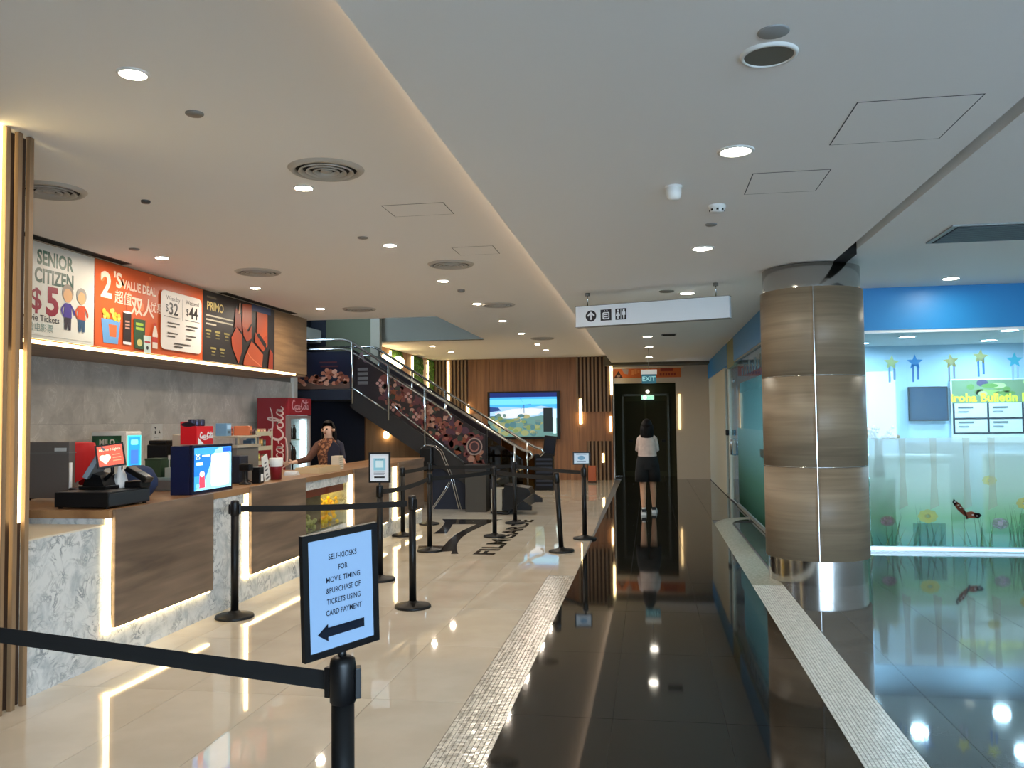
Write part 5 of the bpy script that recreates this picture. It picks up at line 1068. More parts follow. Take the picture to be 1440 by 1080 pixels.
MB().box(-0.24, -0.12, 0.02, 0.185, -0.05, 0.46, bevel=0.006).build('body', mat('machine_taupe', (112, 104, 98), 0.35, 0.2), t); MB().box(-0.245, -0.126, 0.37, 0.19, -0.045, 0.375).build('seam', M_GREYP, t); MB().box(0.06, -0.1235, 0.385, 0.16, -0.12, 0.412).build('badge', mat('badge_silver', (200, 200, 196), 0.3), t)
for xx in (-0.2, 0.16): MB().cyl((xx, -0.1, 0), (xx, -0.1, 0.02), 0.015, 10).build('foot', M_BLK, t); MB().cyl((xx, -0.065, 0), (xx, -0.065, 0.02), 0.012, 10).build('foot', M_BLK, t)
MB().cyl((0.235, -0.17, 0.02), (0.235, -0.17, 0.3), 0.012, 10).build('pipe', M_WHITEP, t); MB().box(0.2, -0.18, 0.0, 0.25, -0.15, 0.022).build('pipe_foot', M_GREYP, t)
t = thing('draped_hopper', 'clear plastic hopper with a red cloth draped over it', 'hopper', (-4.64, 6.19, ZT))
MB().lathe([(0.04, 0.0), (0.06, 0.01), (0.05, 0.12), (0.15, 0.40), (0.155, 0.42)], (0, 0, 0), 24).build('funnel', mat('frosted_plastic', (170, 170, 168), 0.3), t)
b = MB(); n = 40; pr = []
for r_, z_ in ((0.0, 0.445), (0.12, 0.45), (0.17, 0.44), (0.175, 0.36), (0.165, 0.24), (0.14, 0.16)):
    pr.append([b.bm.verts.new((math.cos(2*PI*i/n)*r_*(1+0.06*math.sin(i*1.26*3)*(z_ < 0.44)), math.sin(2*PI*i/n)*r_*(1+0.06*math.sin(i*1.26*3)*(z_ < 0.44)), z_-0.07*(0.5-0.5*math.cos(2*PI*i/n*2))*(z_ < 0.3))) for i in range(n)] if r_ else [b.bm.verts.new((0, 0, z_))])
for A_, B_ in zip(pr, pr[1:]):
    for i in range(n):
        j = (i+1) % n; f = b.bm.faces.new((A_[0], B_[j], B_[i]) if len(A_) == 1 else (A_[i], A_[j], B_[j], B_[i])); f.smooth = True
b.build('cloth', mat('red_cloth', (188, 18, 20), 0.75), t)
t = thing('malt_drink_dispenser', 'white drink dispenser with green panel and glowing blue panel on the back counter', 'dispenser', (-6.20, 9.05, 0.9505))
MB().box(-0.23, -0.15, 0.0, 0.22, 0.16, 0.60, bevel=0.025).build('body', M_WHITEP, t)
a = Art(0, 0.35); a.rect((20, 74, 42), -0.21, 0.20, 0.16, 0.55); a.ell((30, 96, 56), -0.02, 0.47, 0.15, 0.06); a.text((236, 226, 214), 'MILO', -0.02, 0.445, 0.09, 0.035, 'C', fit=0.20)
a.build('green_panel', (0, -0.1505, 0.0), *SOUTH, t)
a = Art(1.6, 0.3); a.rect((60, 214, 216), -0.12, 0.10, 0.14, 0.55); a.rect((40, 140, 214), -0.10, 0.13, 0.12, 0.53); a.rrect((120, 220, 236), -0.06, 0.44, 0.08, 0.50, 0.02); a.rect((60, 110, 210), -0.06, 0.22, 0.08, 0.38)
a.build('blue_panel', (0.2205, 0, 0.0), *EAST, t)
tag(MB().box(0, -0.125, -0.155, 0.006, 0.125, 0.155).build('wall_notice', M_WHITEP, None, None, (-6.5995, 10.5, 1.48)), 'white paper notice on the grey marble wall', 'notice')
a = Art(0, 0.5); a.poly((30, 30, 34), [(-0.07, 0.11), (-0.02, 0.11), (-0.045, 0.08)]); a.star((30, 30, 34), 0.05, 0.04, 0.03, 3); a.rect((40, 40, 44), -0.06, 0.02, -0.03, 0.06); a.lines((110, 110, 110), -0.08, -0.03, 0.15, 4, 0.025, 0.008, 0.3)
a.build('print', (0.0062, 0, 0), *EAST, bpy.data.objects['wall_notice'])
t = thing('menu_screen_box', 'glowing blue menu screen on a navy box at the counter front', 'screen', (-3.72, 6.765, ZT))
MB().box(-0.20, -0.33, 0, -0.03, 0.33, 0.405, bevel=0.004).build('cabinet', mat('navy_cabinet', (20, 28, 58), 0.35), t); MB().box(-0.03, -0.335, 0.0, 0.0, 0.335, 0.41, bevel=0.004).build('bezel', mat('navy_bezel', (16, 22, 50), 0.25), t)
a = Art(1.3, 0.15); a.rect((60, 150, 236), -0.31, 0.03, 0.31, 0.385); a.rect((30, 110, 220), -0.31, 0.15, 0.0, 0.33); a.poly((150, 216, 240), [(-0.31, 0.03), (0.31, 0.03), (0.31, 0.33), (0.12, 0.385), (0.03, 0.36), (-0.08, 0.2), (-0.16, 0.08)])
a.rrect((240, 246, 250), -0.04, 0.05, 0.27, 0.33, 0.03); a.text((240, 250, 255), "2'S", -0.29, 0.29, 0.06, 0.01); a.lines((210, 236, 250), -0.19, 0.31, 0.14, 1, 0.02, 0.014, 0.1); a.rect((200, 235, 250), -0.28, 0.24, -0.18, 0.265)
a.poly((206, 70, 90), [(-0.24, 0.05), (-0.14, 0.05), (-0.15, 0.15), (-0.23, 0.15)]); a.ell((240, 200, 190), -0.19, 0.165, 0.04, 0.025); a.ell((120, 190, 240), -0.26, 0.07, 0.03, 0.02)
for k in range(4): a.rect((206, 214, 226), 0.0, 0.26-k*0.05, 0.09, 0.275-k*0.05); a.rect((220, 214, 206), 0.13, 0.26-k*0.05, 0.23, 0.275-k*0.05)
a.rect((40, 90, 200), 0.15, 0.34, 0.29, 0.375)
a.build('screen', (0.0005, 0, 0), *EAST, t)
t = thing('soda_carton', 'red soda carton with white script standing on the navy screen box', 'carton', (-3.83, 6.70, ZT+0.412))
MB().box(-0.09, -0.12, 0, 0.06, 0.15, 0.155, bevel=0.002).build('box', mat('carton_red', (214, 26, 34), 0.35), t); MB().prism([(-0.09, -0.12, 0.155), (-0.09, -0.12, 0.195), (-0.08, -0.12, 0.195), (-0.08, -0.12, 0.155)], (0, 0.27, 0)).build('flap', mat('carton_red', (214, 26, 34), 0.35), t)
a = Art(0, 0.4); a.poly((240, 240, 240), [(-0.12, 0.0), (-0.02, 0.0), (-0.12, 0.06)]); script(a, (244, 238, 238), 0.046, -0.09, 0.055, 0.012); a.build('print', (0.0605, 0.02, 0), *EAST, t)
a = Art(0, 0.4); a.ell((30, 26, 34), 0.0, 0.17, 0.06, 0.02); a.build('print', (-0.02, -0.1205, 0.0), *SOUTH, t)
for k, (dx, dy) in enumerate(((-0.02, -0.06), (-0.02, 0.02), (-0.02, 0.09))):
    side_ = ('leftmost', 'middle', 'rightmost')[k]
    b = thing('drinks_can', side_+' of three dark drinks cans on top of the red soda carton', 'can', (-3.83+dx, 6.70+dy, ZT+0.567), group='cans on the soda carton')
    MB().lathe([(0, 0), (0.028, 0), (0.031, 0.008), (0.031, 0.05), (0.026, 0.06), (0, 0.06)], (0, 0, 0), 16).build('body', mat('can_dark', (60, 62, 84), 0.25, 0.6), b)
t = thing('cutlery_tray', 'clear tray of white plastic forks beside a dark green box', 'tray', (-4.28, 7.0, ZT))
MB().box(-0.18, -0.11, 0.0, 0.16, 0.11, 0.09, bevel=0.004).build('stand', M_GREYP, t); MB().box(-0.19, -0.12, 0.09, 0.17, 0.12, 0.115, bevel=0.004).build('tray', mat('teal_tray', (150, 176, 178), 0.35), t); MB().box(0.01, -0.08, 0.115, 0.13, 0.08, 0.20).build('fork_box', mat('pale_green_plastic', (186, 200, 190), 0.35), t)
for k in range(8):
    xx = 0.02+0.014*k; b = MB(); z0 = 0.2; b.box(xx-0.003, -0.03+0.03*(k % 3), z0-0.04, xx+0.003, -0.024+0.03*(k % 3), z0+0.07+0.02*(k % 2)); b.box(xx-0.010, -0.03+0.03*(k % 3), z0+0.07+0.02*(k % 2), xx+0.010, -0.026+0.03*(k % 3), z0+0.11+0.02*(k % 2)); b.build('fork', M_WHITEP, t)
t = thing('green_box', 'dark green box on the tray left of the plastic forks', 'box', (-4.37, 6.98, ZT+0.1155)); MB().box(-0.08, -0.08, 0, 0.075, 0.08, 0.165, bevel=0.004).build('box', mat('dark_green_card', (44, 70, 46), 0.55), t); MB().box(-0.082, -0.082, 0.15, 0.077, 0.082, 0.168).build('lid', mat('dark_green_lid', (38, 62, 42), 0.55), t)
t = thing('receipt_printer', 'black receipt printer behind the forks on the worktop', 'printer', (-4.50, 7.26, ZT)); MB().box(-0.10, -0.10, 0, 0.10, 0.10, 0.40, bevel=0.01).build('stand', M_BLKP, t); MB().box(-0.09, -0.09, 0.40, 0.09, 0.09, 0.44, bevel=0.012).build('head', M_BLKP, t)
t = thing('curved_dispenser', 'beige dispenser with a curved pink front behind the navy screen box', 'dispenser', (-4.25, 7.32, ZT+0.2)); MB().prism([(-0.13, -0.1, -0.2), (0.12, -0.1, -0.2), (0.12, -0.1, 0.05), (0.06, -0.1, 0.2), (0.0, -0.1, 0.28), (-0.13, -0.1, 0.29)], (0, 0.2, 0)).build('body', mat('beige_plastic', (196, 178, 158), 0.4), t); MB().tube([(0.12, -0.105, 0.0), (0.10, -0.105, 0.12), (0.05, -0.105, 0.2), (0.0, -0.105, 0.25)], 0.012, 8).build('edge', mat('pink_edge', (206, 150, 146), 0.4), t)
t = thing('snack_shelf', 'grey two tier shelf of snack packs behind the navy screen box', 'shelf', (-4.30, 8.15, ZT)); MB().box(-0.2, -0.2, 0, 0.18, 0.28, 0.34).build('body', mat('shelf_grey', (110, 104, 96), 0.5), t); MB().box(-0.22, -0.22, 0.34, 0.2, 0.3, 0.37, bevel=0.004).build('top', mat('shelf_top', (176, 164, 144), 0.45), t); MB().box(-0.22, -0.22, 0.44, 0.2, 0.3, 0.46, bevel=0.004).build('top', mat('shelf_top', (176, 164, 144), 0.45), t)
for yy in (-0.2, 0.28): MB().box(0.16, yy, 0.37, 0.18, yy+0.012, 0.44).build('upright', M_GREYP, t)
def pack(x, y, z, w, d, h, col, label, rz=0.0, strip=None, group='snack packs behind the counter'):
    t = thing('snack_pack', label, 'snack pack', (x, y, z), (0, 0, rz), group)
    MB().box(-d/2, -w/2, 0, d/2, w/2, h, bevel=min(w, h, d)*0.06).build('box', mat('pack_print', col, 0.45), t)
    a = Art(0, 0.45); a.rect(strip or tuple(min(255, v+60) for v in col), -w*0.4, h*0.55, w*0.4, h*0.85); a.rect(tuple(int(v*0.6) for v in col), -w*0.3, h*0.2, w*0.3, h*0.4); a.build('print', (d/2+0.0004, 0, 0), *EAST, t); return t
pack(-4.30, 8.02, ZT+0.461, 0.10, 0.12, 0.13, (120, 160, 190), 'pale blue snack pack upright on the grey shelf')
pack(-4.36, 8.16, ZT+0.461, 0.13, 0.12, 0.05, (160, 82, 50), 'brown snack box lowest of a small stack on the shelf'); pack(-4.36, 8.16, ZT+0.512, 0.13, 0.12, 0.045, (150, 60, 44), 'dark red snack box topmost of a small stack on the shelf')
pack(-4.26, 8.36, ZT+0.461, 0.17, 0.16, 0.10, (196, 100, 48), 'large orange snack box at the right end of the grey shelf', 0.3)
t = thing('napkin_dispenser', 'black napkin dispenser right of the navy screen box', 'dispenser', (-4.06, 7.82, ZT)); MB().box(-0.09, -0.09, 0, 0.09, 0.09, 0.27, bevel=0.012).build('body', M_NAVY, t); MB().box(0.09, -0.05, 0.06, 0.094, 0.05, 0.2).build('slot', M_BLKP, t)
t = thing('barcode_scanner', 'black barcode scanner with loose cable between the blue screen and the leaning card', 'scanner', (-3.86, 7.62, ZT)); MB().lathe([(0, 0), (0.06, 0), (0.055, 0.015), (0.02, 0.03), (0.015, 0.14)], (0, 0, 0), 18).build('stand', M_BLKP, t); MB().box(-0.05, -0.035, 0.13, 0.07, 0.035, 0.20, bevel=0.015).build('head', M_BLKP, t); MB().tube([(-0.02, 0.02, 0.12), (-0.05, 0.1, 0.05), (-0.02, 0.18, 0.01), (0.03, 0.22, 0.008)], 0.006, 6).build('cable', M_BLKP, t)
t = thing('card_terminal', 'small dark payment terminal with white label beside the leaning card', 'card reader', (-3.80, 7.76, ZT)); MB().box(-0.04, -0.045, 0, 0.045, 0.045, 0.16, bevel=0.008).build('body', M_BLKP, t); MB().box(0.0455, -0.025, 0.02, 0.047, 0.025, 0.09).build('label', M_WHITEP, t)
t = thing('notice_card', 'white leaning notice card on the worktop beside the red cup', 'notice', (-3.84, 7.97, ZT)); Mx = Matrix.Rotation(0.30, 4, 'X') @ Matrix.Translation((0, 0, 0.135)); Mx = Matrix.Translation((0, 0.09, 0.002)) @ Mx
MB().box(-0.003, -0.065, -0.135, 0.003, 0.065, 0.135, mtx=Mx).build('card', M_WHITEP, t); MB().box(-0.12, -0.02, 0, -0.004, 0.10, 0.012).build('stand', M_BLKP, t)
a = Art(0, 0.5)
for i, (z, w_) in enumerate(((0.05, 0.05), (0.012, 0.07), (-0.024, 0.07), (-0.075, 0.045), (-0.11, 0.08))): a.rect((90, 92, 96), -w_/2, z, w_/2, z+0.016)
R_ = Mx.to_3x3(); a.build('print', Mx @ Vector((0.0034, 0, 0)), R_ @ Vector((0, 1, 0)), R_ @ Vector((0, 0, 1)), t, 0.0003)
t = thing('lidded_cup', 'dark red cup with white lid right of the leaning notice card', 'cup', (-3.85, 8.28, ZT)); MB().lathe([(0, 0), (0.055, 0), (0.062, 0.14)], (0, 0, 0), 22).build('cup', mat('cup_red', (128, 24, 34), 0.35), t); MB().lathe([(0.064, 0.135), (0.066, 0.14), (0.072, 0.22), (0.066, 0.225), (0, 0.225)], (0, 0, 0), 22).build('lid', M_WHITEP, t)
# wire rack of snack packs
t = thing('snack_rack', 'pale wire rack of snack packs in front of the red fridge', 'rack', (-4.62, 9.36, ZT)); 
for z in (0.10, 0.27, 0.44): MB().box(-0.10, -0.2, z, 0.12, 0.2, z+0.012).build('shelf', mat('rack_cream', (190, 186, 160), 0.4), t); MB().box(0.11, -0.2, z+0.012, 0.12, 0.2, z+0.05).build('rim', mat('rack_cream', (190, 186, 160), 0.4), t)
for x_ in (-0.1, 0.12):
    for y_ in (-0.2, 0.2): MB().box(x_-0.008, y_-0.008, 0, x_+0.008, y_+0.008, 0.5).build('upright', mat('rack_cream', (190, 186, 160), 0.4), t)
rk = random.Random(4)
for lv, z in enumerate((0.113, 0.283, 0.453)):
    for i in range(5):
        col = ((196, 176, 60), (60, 60, 40), (214, 190, 90), (150, 60, 40), (90, 110, 60))[i] if lv == 0 else (((40, 70, 96), (50, 84, 110), (206, 130, 60), (196, 150, 70), (60, 84, 80))[i] if lv == 1 else ((90, 50, 60), (60, 40, 50), (196, 170, 70), (180, 120, 100), (190, 150, 120))[i])
        pack(-4.62, 9.20+i*0.078, ZT+z, 0.068, 0.10, (0.13, 0.12, 0.08)[lv]*(0.8+0.3*rk.random()), col, 'snack pack on the %s shelf of the wire rack, %s' % (('lowest', 'middle', 'top')[lv], ('leftmost', 'second from left', 'in the centre', 'second from right', 'rightmost')[i]))
t = thing('serving_tray', 'pale wooden serving tray on the counter above the popcorn display', 'tray', (-3.90, 9.55, ZT)); MB().box(-0.14, -0.33, 0, 0.14, 0.30, 0.012).build('base', mat('tray_wood', (196, 170, 130), 0.5), t)
for q in ((-0.15, -0.34, -0.138, 0.31), (0.138, -0.34, 0.15, 0.31), (-0.138, -0.34, 0.138, -0.328), (-0.138, 0.298, 0.138, 0.31)): MB().box(q[0], q[1], 0, q[2], q[3], 0.07).build('rim', mat('tray_wood', (196, 170, 130), 0.5), t)
t = thing('paper_bag', 'white paper bag with fine print standing beside the serving tray', 'bag', (-3.88, 10.10, ZT)); MB().prism([(-0.05, -0.08, 0), (0.05, -0.08, 0), (0.05, 0.08, 0), (-0.05, 0.08, 0)], (0, 0, 0.17)).build('body', mat('bag_paper', (206, 196, 176), 0.7), t)
a = Art(0, 0.6)
for k in range(5): a.lines((150, 140, 124), -0.06, 0.14-k*0.028, 0.12, 1, 0.02, 0.008, 0.2)
a.build('print', (0.0505, 0, 0), *EAST, t)
t = thing('napkin_stack', 'bright white folded napkins at the left end of the serving tray', 'napkins', (-4.0, 9.0, ZT)); 
for k in range(4): MB().box(-0.07, -0.07, k*0.011, 0.07, 0.07, k*0.011+0.010, mtx=Matrix.Rotation(0.12*k, 4, 'Z')).build('napkin', M_WHITEP, t)

# ================================================================== PEOPLE
def skin_mesh(name, V, Ed, root, m, sub=2):
    keys = list(V); idx = {k: i for i, k in enumerate(keys)}
    me = bpy.data.meshes.new(name); me.from_pydata([V[k][0] for k in keys], [(idx[a_], idx[b_]) for a_, b_ in Ed], [])
    ob = bpy.data.objects.new(name, me); C.objects.link(ob)
    ob.modifiers.new('s', 'SKIN'); sd = ob.modifiers.new('d', 'SUBSURF'); sd.levels = sub; sd.render_levels = sub
    for k in keys:
        sv = me.skin_vertices[0].data[idx[k]]; r_ = V[k][1]; sv.radius = r_ if isinstance(r_, tuple) else (r_, r_); sv.use_root = (k == root)
    dg = bpy.context.evaluated_depsgraph_get(); dg.update()
    out = bpy.data.meshes.new_from_object(ob.evaluated_get(dg)); bpy.data.objects.remove(ob); bpy.data.meshes.remove(me)
    out.name = name; out.materials.clear(); out.materials.append(m)
    for p in out.polygons: p.use_smooth = True
    return out
def limb(V, Ed, chain, prev=None):
    for k, p, r_ in chain:
        V[k] = (Vector(p), r_)
        if prev: Ed.append((prev, k))
        prev = k
    return prev
def hand(V, Ed, key, wrist_key, w, d, side, curl=0.5):
    """palm + five unequal fingers + thumb from the side; d = direction of the hand, side = thumb direction"""
    w = Vector(w); d = Vector(d).normalized(); s_ = Vector(side).normalized(); n = d.cross(s_)
    V[key+'palm'] = (w+d*0.05, (0.026, 0.018)); Ed.append((wrist_key, key+'palm'))
    for i, (off, ln) in enumerate(((0.024, 0.066), (0.008, 0.074), (-0.009, 0.07), (-0.025, 0.056))):
        b0 = w+d*0.085+s_*off; V[key+'k%d' % i] = (b0, 0.0095); Ed.append((key+'palm', key+'k%d' % i))
        p1 = b0+d*ln*0.5+n*curl*0.012; p2 = p1+d*ln*0.4+n*curl*0.026
        V[key+'m%d' % i] = (p1, 0.0082); V[key+'t%d' % i] = (p2, 0.0068); Ed += [(key+'k%d' % i, key+'m%d' % i), (key+'m%d' % i, key+'t%d' % i)]
    q0 = w+d*0.03+s_*0.036; q1 = q0+d*0.035+s_*0.016+n*0.01
    V[key+'th0'] = (q0, 0.011); V[key+'th1'] = (q1, 0.0085); Ed += [(key+'palm', key+'th0'), (key+'th0', key+'th1')]
def loft(rings, seg=28):
    """rings: (centre, rx, ry, rotation) -> closed garment tube"""
    b = MB(); R_ = []
    for c_, rx, ry, rz in rings:
        R_.append([b.bm.verts.new((c_[0]+rx*math.cos(2*PI*i/seg)*math.cos(rz)-ry*math.sin(2*PI*i/seg)*math.sin(rz), c_[1]+rx*math.cos(2*PI*i/seg)*math.sin(rz)+ry*math.sin(2*PI*i/seg)*math.cos(rz), c_[2])) for i in range(seg)])
    for A_, B_ in zip(R_, R_[1:]):
        for i in range(seg):
            f = b.bm.faces.new((A_[i], A_[(i+1) % seg], B_[(i+1) % seg], B_[i])); f.smooth = True
    return b
def head_parts(t, c_, face, hair_m, hair_len, skin=M_SKIN):
    """hair cap, ears, eyes, nose and mouth around a head centred at c_, looking along face (unit, horizontal)"""
    f = Vector(face).normalized(); l = Vector((-f.y, f.x, 0)); c_ = Vector(c_); up = Vector((0, 0, 1))
    Mh = Matrix(((l.x, f.x, 0, c_.x), (l.y, f.y, 0, c_.y), (l.z, f.z, 1, c_.z), (0, 0, 0, 1)))
    b = MB()
    b.sphere((0, 0, 0), 0.1, 22, sx=0.86, sy=1.0, sz=1.18)
    for v_ in list(b.bm.verts): v_.co = v_.co*1.09+Vector((0, -0.012, 0.014))
    kill = [v_ for v_ in b.bm.verts if v_.co.y > 0.03 and v_.co.z < 0.078 or v_.co.z < -0.07]
    bmesh.ops.delete(b.bm, geom=kill, context='VERTS')
    n = 14
    for k in range(n):
        an = PI*0.08+PI*0.84*k/(n-1)+PI; x_, y_ = math.cos(an)*0.088, math.sin(an)*0.09-0.01
        b.tube([(x_, y_, 0.03), (x_*1.1, y_*1.12, -0.06), (x_*1.12, y_*1.15, -0.06-hair_len*0.6), (x_*0.95, y_*1.1, -0.06-hair_len)], [0.022, 0.024, 0.022, 0.008], 7)
    for v_ in b.bm.verts: v_.co = Mh @ v_.co
    b.build('hair', hair_m, t)
    for s_ in (-1, 1):
        MB().sphere(Mh @ Vector((s_*0.033, 0.092, 0.008)), 0.0115, 10).build('eye', mat('eye_dark', (30, 24, 22), 0.2), t)
        MB().sphere(Mh @ Vector((s_*0.088, -0.004, -0.008)), 0.022, 10, sz=1.2).build('ear', skin, t)
    MB().tube([Mh @ Vector((0, 0.094, 0.01)), Mh @ Vector((0, 0.112, -0.026)), Mh @ Vector((0, 0.098, -0.034))], [0.008, 0.013, 0.008], 8).build('nose', skin, t)
    MB().tube([Mh @ Vector((-0.022, 0.088, -0.058)), Mh @ Vector((0, 0.096, -0.056)), Mh @ Vector((0.022, 0.088, -0.058))], [0.004, 0.007, 0.004], 8).build('mouth', mat('lip', (150, 84, 76), 0.5), t)
M_HAIR = mat('black_hair', (18, 14, 13), 0.6, spec=0.15)
# woman walking away down the corridor
t = thing('person', 'person walking away down the corridor in pale top, black shorts and white sneakers', 'person', (-0.06, 14.8, 0))
V = {}; Ed = []
limb(V, Ed, [('pel', (0, 0, 0.86), (0.125, 0.10)), ('waist', (0, 0.0, 1.02), (0.105, 0.08)), ('chest', (0, 0.02, 1.20), (0.125, 0.09)), ('upch', (0, 0.03, 1.30), (0.10, 0.07)), ('neck', (0, 0.04, 1.385), 0.047), ('head0', (0, 0.055, 1.45), (0.066, 0.07)), ('head1', (0, 0.06, 1.50), (0.074, 0.088)), ('head2', (0, 0.055, 1.555), (0.06, 0.07))])
for s_, n_ in ((-1, 'l'), (1, 'r')):
    limb(V, Ed, [(n_+'sh', (s_*0.112, 0.055, 1.265), 0.040), (n_+'el', (s_*0.155, 0.14, 1.06), 0.037), (n_+'wr', (s_*0.11, 0.25, 1.09), 0.025)], 'upch')
    hand(V, Ed, n_, n_+'wr', (s_*0.11, 0.25, 1.09), (-s_*0.4, 0.9, 0.15), (0, 0, 1), 0.8)
limb(V, Ed, [('lhip', (-0.085, 0, 0.82), 0.098), ('lkn', (-0.082, -0.02, 0.46), 0.057), ('lcf', (-0.08, -0.10, 0.30), 0.052), ('lan', (-0.075, -0.19, 0.085), 0.033), ('lto', (-0.085, -0.06, 0.035), 0.03)], 'pel')
limb(V, Ed, [('rhip', (0.085, 0, 0.82), 0.098), ('rkn', (0.09, 0.09, 0.46), 0.057), ('rcf', (0.095, 0.10, 0.30), 0.052), ('ran', (0.10, 0.16, 0.085), 0.033), ('rto', (0.115, 0.29, 0.035), 0.03)], 'pel')
link('body', skin_mesh('body', V, Ed, 'pel', M_SKIN), t)
M_TOP = speckle('pale_blouse', (196, 172, 158), (214, 192, 178), 9.0, 0.8, 0)
bl = loft([((0, 0, 0.985), 0.162, 0.128, 0), ((0, 0, 1.08), 0.152, 0.122, 0), ((0, 0.015, 1.2), 0.148, 0.122, 0), ((0, 0.025, 1.28), 0.132, 0.105, 0), ((0, 0.03, 1.34), 0.095, 0.085, 0), ((0, 0.035, 1.385), 0.062, 0.062, 0)])
for s_ in (-1, 1): bl.tube([(s_*0.07, 0.04, 1.32), (s_*0.115, 0.06, 1.275), (s_*0.14, 0.10, 1.17), (s_*0.155, 0.14, 1.08)], [0.056, 0.064, 0.058, 0.052], 14)
bl.build('blouse', M_TOP, t)
M_SHORT = mat('black_cotton', (9, 9, 10), 0.85)
sh = loft([((0, 0, 1.02), 0.152, 0.118, 0), ((0, 0, 0.93), 0.182, 0.142, 0), ((0, 0, 0.84), 0.20, 0.152, 0), ((0, 0, 0.76), 0.205, 0.15, 0)])
sh.build('waistband', M_SHORT, t)
for s_, y_ in ((-1, -0.01), (1, 0.04)):
    loft([((s_*0.075, 0.0, 0.84), 0.122, 0.148, 0), ((s_*0.092, y_*0.5, 0.70), 0.122, 0.138, 0), ((s_*0.098, y_, 0.55), 0.118, 0.128, 0), ((s_*0.098, y_, 0.55), 0.105, 0.115, 0), ((s_*0.09, y_*0.5, 0.68), 0.105, 0.12, 0)]).build('shorts_leg', M_SHORT, t)
for c_, an in (((-0.078, -0.15, 0), 0.05), ((0.105, 0.21, 0), -0.08)):
    b = MB(); Ms = yaw(an, c_)
    b.prism([(-0.04, -0.10, 0.0), (0.04, -0.10, 0.0), (0.05, 0.06, 0.0), (0.035, 0.16, 0.0), (-0.03, 0.16, 0.0), (-0.046, 0.06, 0.0)], (0, 0, 0.028))
    for v_ in b.bm.verts: v_.co = Ms @ v_.co
    b.build('shoe_sole', M_WHITEP, t)
    b = MB(); b.lathe([(0.052, 0), (0.054, 0.02), (0.045, 0.05), (0.036, 0.075), (0.034, 0.10)], (0, -0.045, 0.026), 18, sx=0.86, sy=1.0); b.sphere((0, 0.06, 0.045), 0.05, 14, sx=0.86, sy=1.75, sz=0.72)
    for v_ in b.bm.verts: v_.co.z = max(v_.co.z, 0.0265); v_.co = Ms @ v_.co
    b.build('shoe', mat('sneaker_white', (216, 214, 206), 0.6), t)
    MB().box(-0.036, -0.098, 0.05, 0.036, -0.088, 0.10, bevel=0.004, mtx=Ms).build('heel_tab', mat('sneaker_black', (24, 24, 26), 0.6), t)
head_parts(t, (0, 0.06, 1.495), (0, 1, 0), M_HAIR, 0.20)
# staff member leaning an arm along the counter
t = thing('person', 'person behind the counter in brown patterned shirt and navy vest reaching to one side', 'person', (-4.62, 11.75, 0))
V = {}; Ed = []
limb(V, Ed, [('pel', (0, 0, 0.88), (0.13, 0.11)), ('waist', (0.0, -0.01, 1.03), (0.12, 0.095)), ('chest', (-0.01, -0.03, 1.22), (0.14, 0.10)), ('upch', (-0.01, -0.04, 1.32), (0.11, 0.075)), ('neck', (-0.01, -0.05, 1.41), 0.05), ('head0', (-0.01, -0.07, 1.47), (0.068, 0.072)), ('head1', (-0.01, -0.075, 1.53), (0.077, 0.09)), ('head2', (-0.01, -0.07, 1.585), (0.062, 0.072))])
limb(V, Ed, [('lsh', (-0.15, -0.04, 1.31), 0.052), ('lel', (-0.28, -0.16, 1.10), 0.04), ('lwr', (-0.44, -0.30, 1.06), 0.028)], 'upch'); hand(V, Ed, 'l', 'lwr', (-0.44, -0.30, 1.06), (-0.7, -0.6, -0.12), (0.2, -0.4, 0.8), 0.5)
limb(V, Ed, [('rsh', (0.14, -0.04, 1.31), 0.052), ('rel', (0.19, -0.02, 1.12), 0.04), ('rwr', (0.24, -0.12, 1.075), 0.028)], 'upch'); hand(V, Ed, 'r', 'rwr', (0.24, -0.12, 1.075), (0.35, -0.8, -0.1), (-0.8, -0.3, 0.2), 0.5)
for s_, n_ in ((-1, 'l'), (1, 'r')): limb(V, Ed, [(n_+'hip', (s_*0.09, 0, 0.84), 0.10), (n_+'kn', (s_*0.095, -0.01, 0.47), 0.06), (n_+'an', (s_*0.1, 0.02, 0.09), 0.036), (n_+'to', (s_*0.11, -0.13, 0.04), 0.032)], 'pel')
link('body', skin_mesh('body', V, Ed, 'pel', mat('pale_skin', (216, 176, 152), 0.55)), t)
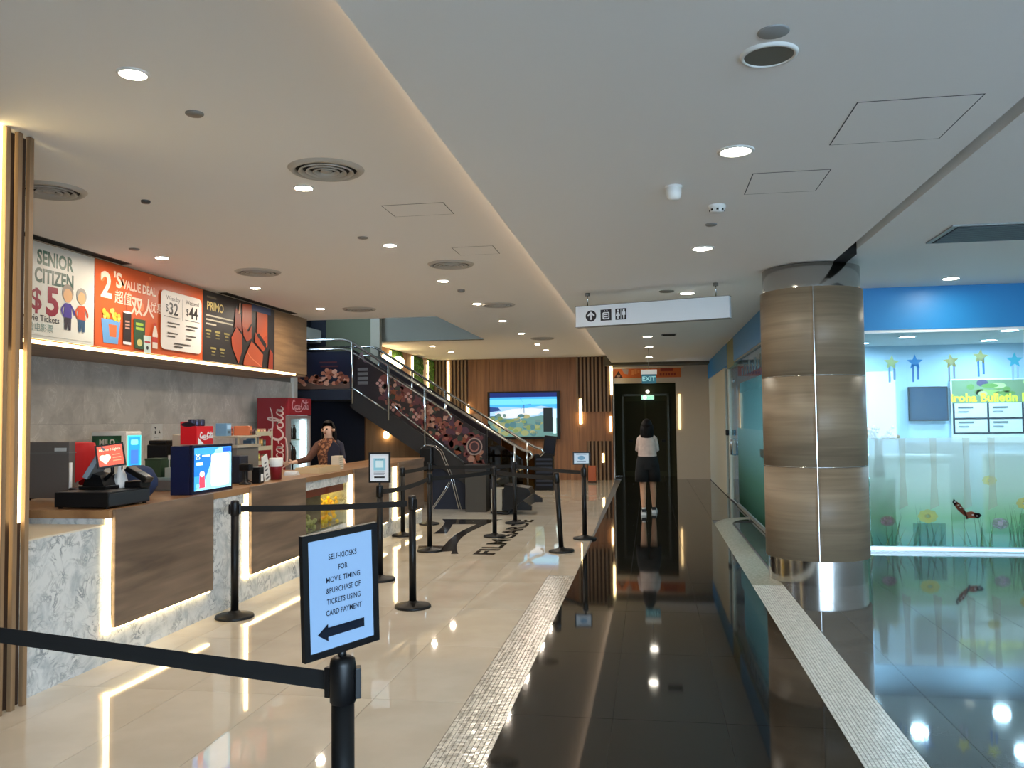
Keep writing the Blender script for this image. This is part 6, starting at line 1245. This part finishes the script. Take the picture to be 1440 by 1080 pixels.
M_PAT = speckle('brown_pattern_shirt', (84, 48, 34), (176, 120, 84), 26.0, 0.8, 0, 0.45, 0.6)
loft([((0, 0, 0.9), 0.185, 0.145, 0), ((0, -0.01, 1.05), 0.172, 0.135, 0), ((-0.01, -0.03, 1.22), 0.185, 0.138, 0), ((-0.01, -0.04, 1.32), 0.178, 0.112, 0), ((-0.01, -0.045, 1.37), 0.11, 0.085, 0), ((-0.01, -0.05, 1.405), 0.066, 0.066, 0)]).build('shirt', M_PAT, t)
MB().tube([(-0.11, -0.04, 1.325), (-0.16, -0.05, 1.295), (-0.28, -0.16, 1.10), (-0.40, -0.265, 1.068)], [0.06, 0.066, 0.05, 0.042], 14).build('sleeve', mat('brown_sleeve', (92, 58, 44), 0.8), t)
MB().tube([(0.10, -0.04, 1.325), (0.15, -0.04, 1.295), (0.19, -0.02, 1.12), (0.225, -0.085, 1.08)], [0.06, 0.066, 0.05, 0.042], 14).build('sleeve', mat('navy_sleeve', (26, 28, 48), 0.8), t)
MB().prism([(0.02, -0.185, 0.9), (0.19, -0.15, 0.9), (0.185, -0.14, 1.28), (0.10, -0.165, 1.36), (0.03, -0.19, 1.2)], (0.0, 0.035, 0)).build('vest', mat('navy_vest', (24, 26, 46), 0.8), t)
loft([((0, 0, 0.98), 0.165, 0.128, 0), ((0, 0, 0.86), 0.195, 0.15, 0), ((0, 0, 0.78), 0.20, 0.145, 0)]).build('waistband', M_SHORT, t)
for s_ in (-1, 1):
    loft([((s_*0.085, 0, 0.86), 0.118, 0.145, 0), ((s_*0.095, 0, 0.6), 0.10, 0.11, 0), ((s_*0.1, 0.01, 0.12), 0.075, 0.08, 0)]).build('trouser_leg', M_SHORT, t)
    b = MB(); b.sphere((s_*0.108, -0.06, 0.04), 0.055, 14, sx=0.85, sy=2.3, sz=0.75)
    for v_ in b.bm.verts: v_.co.z = max(v_.co.z, 0.0)
    b.build('shoe', M_BLK, t)
head_parts(t, (-0.01, -0.075, 1.525), (-0.1, -1, 0), M_HAIR, 0.20, mat('pale_skin', (216, 176, 152), 0.55))
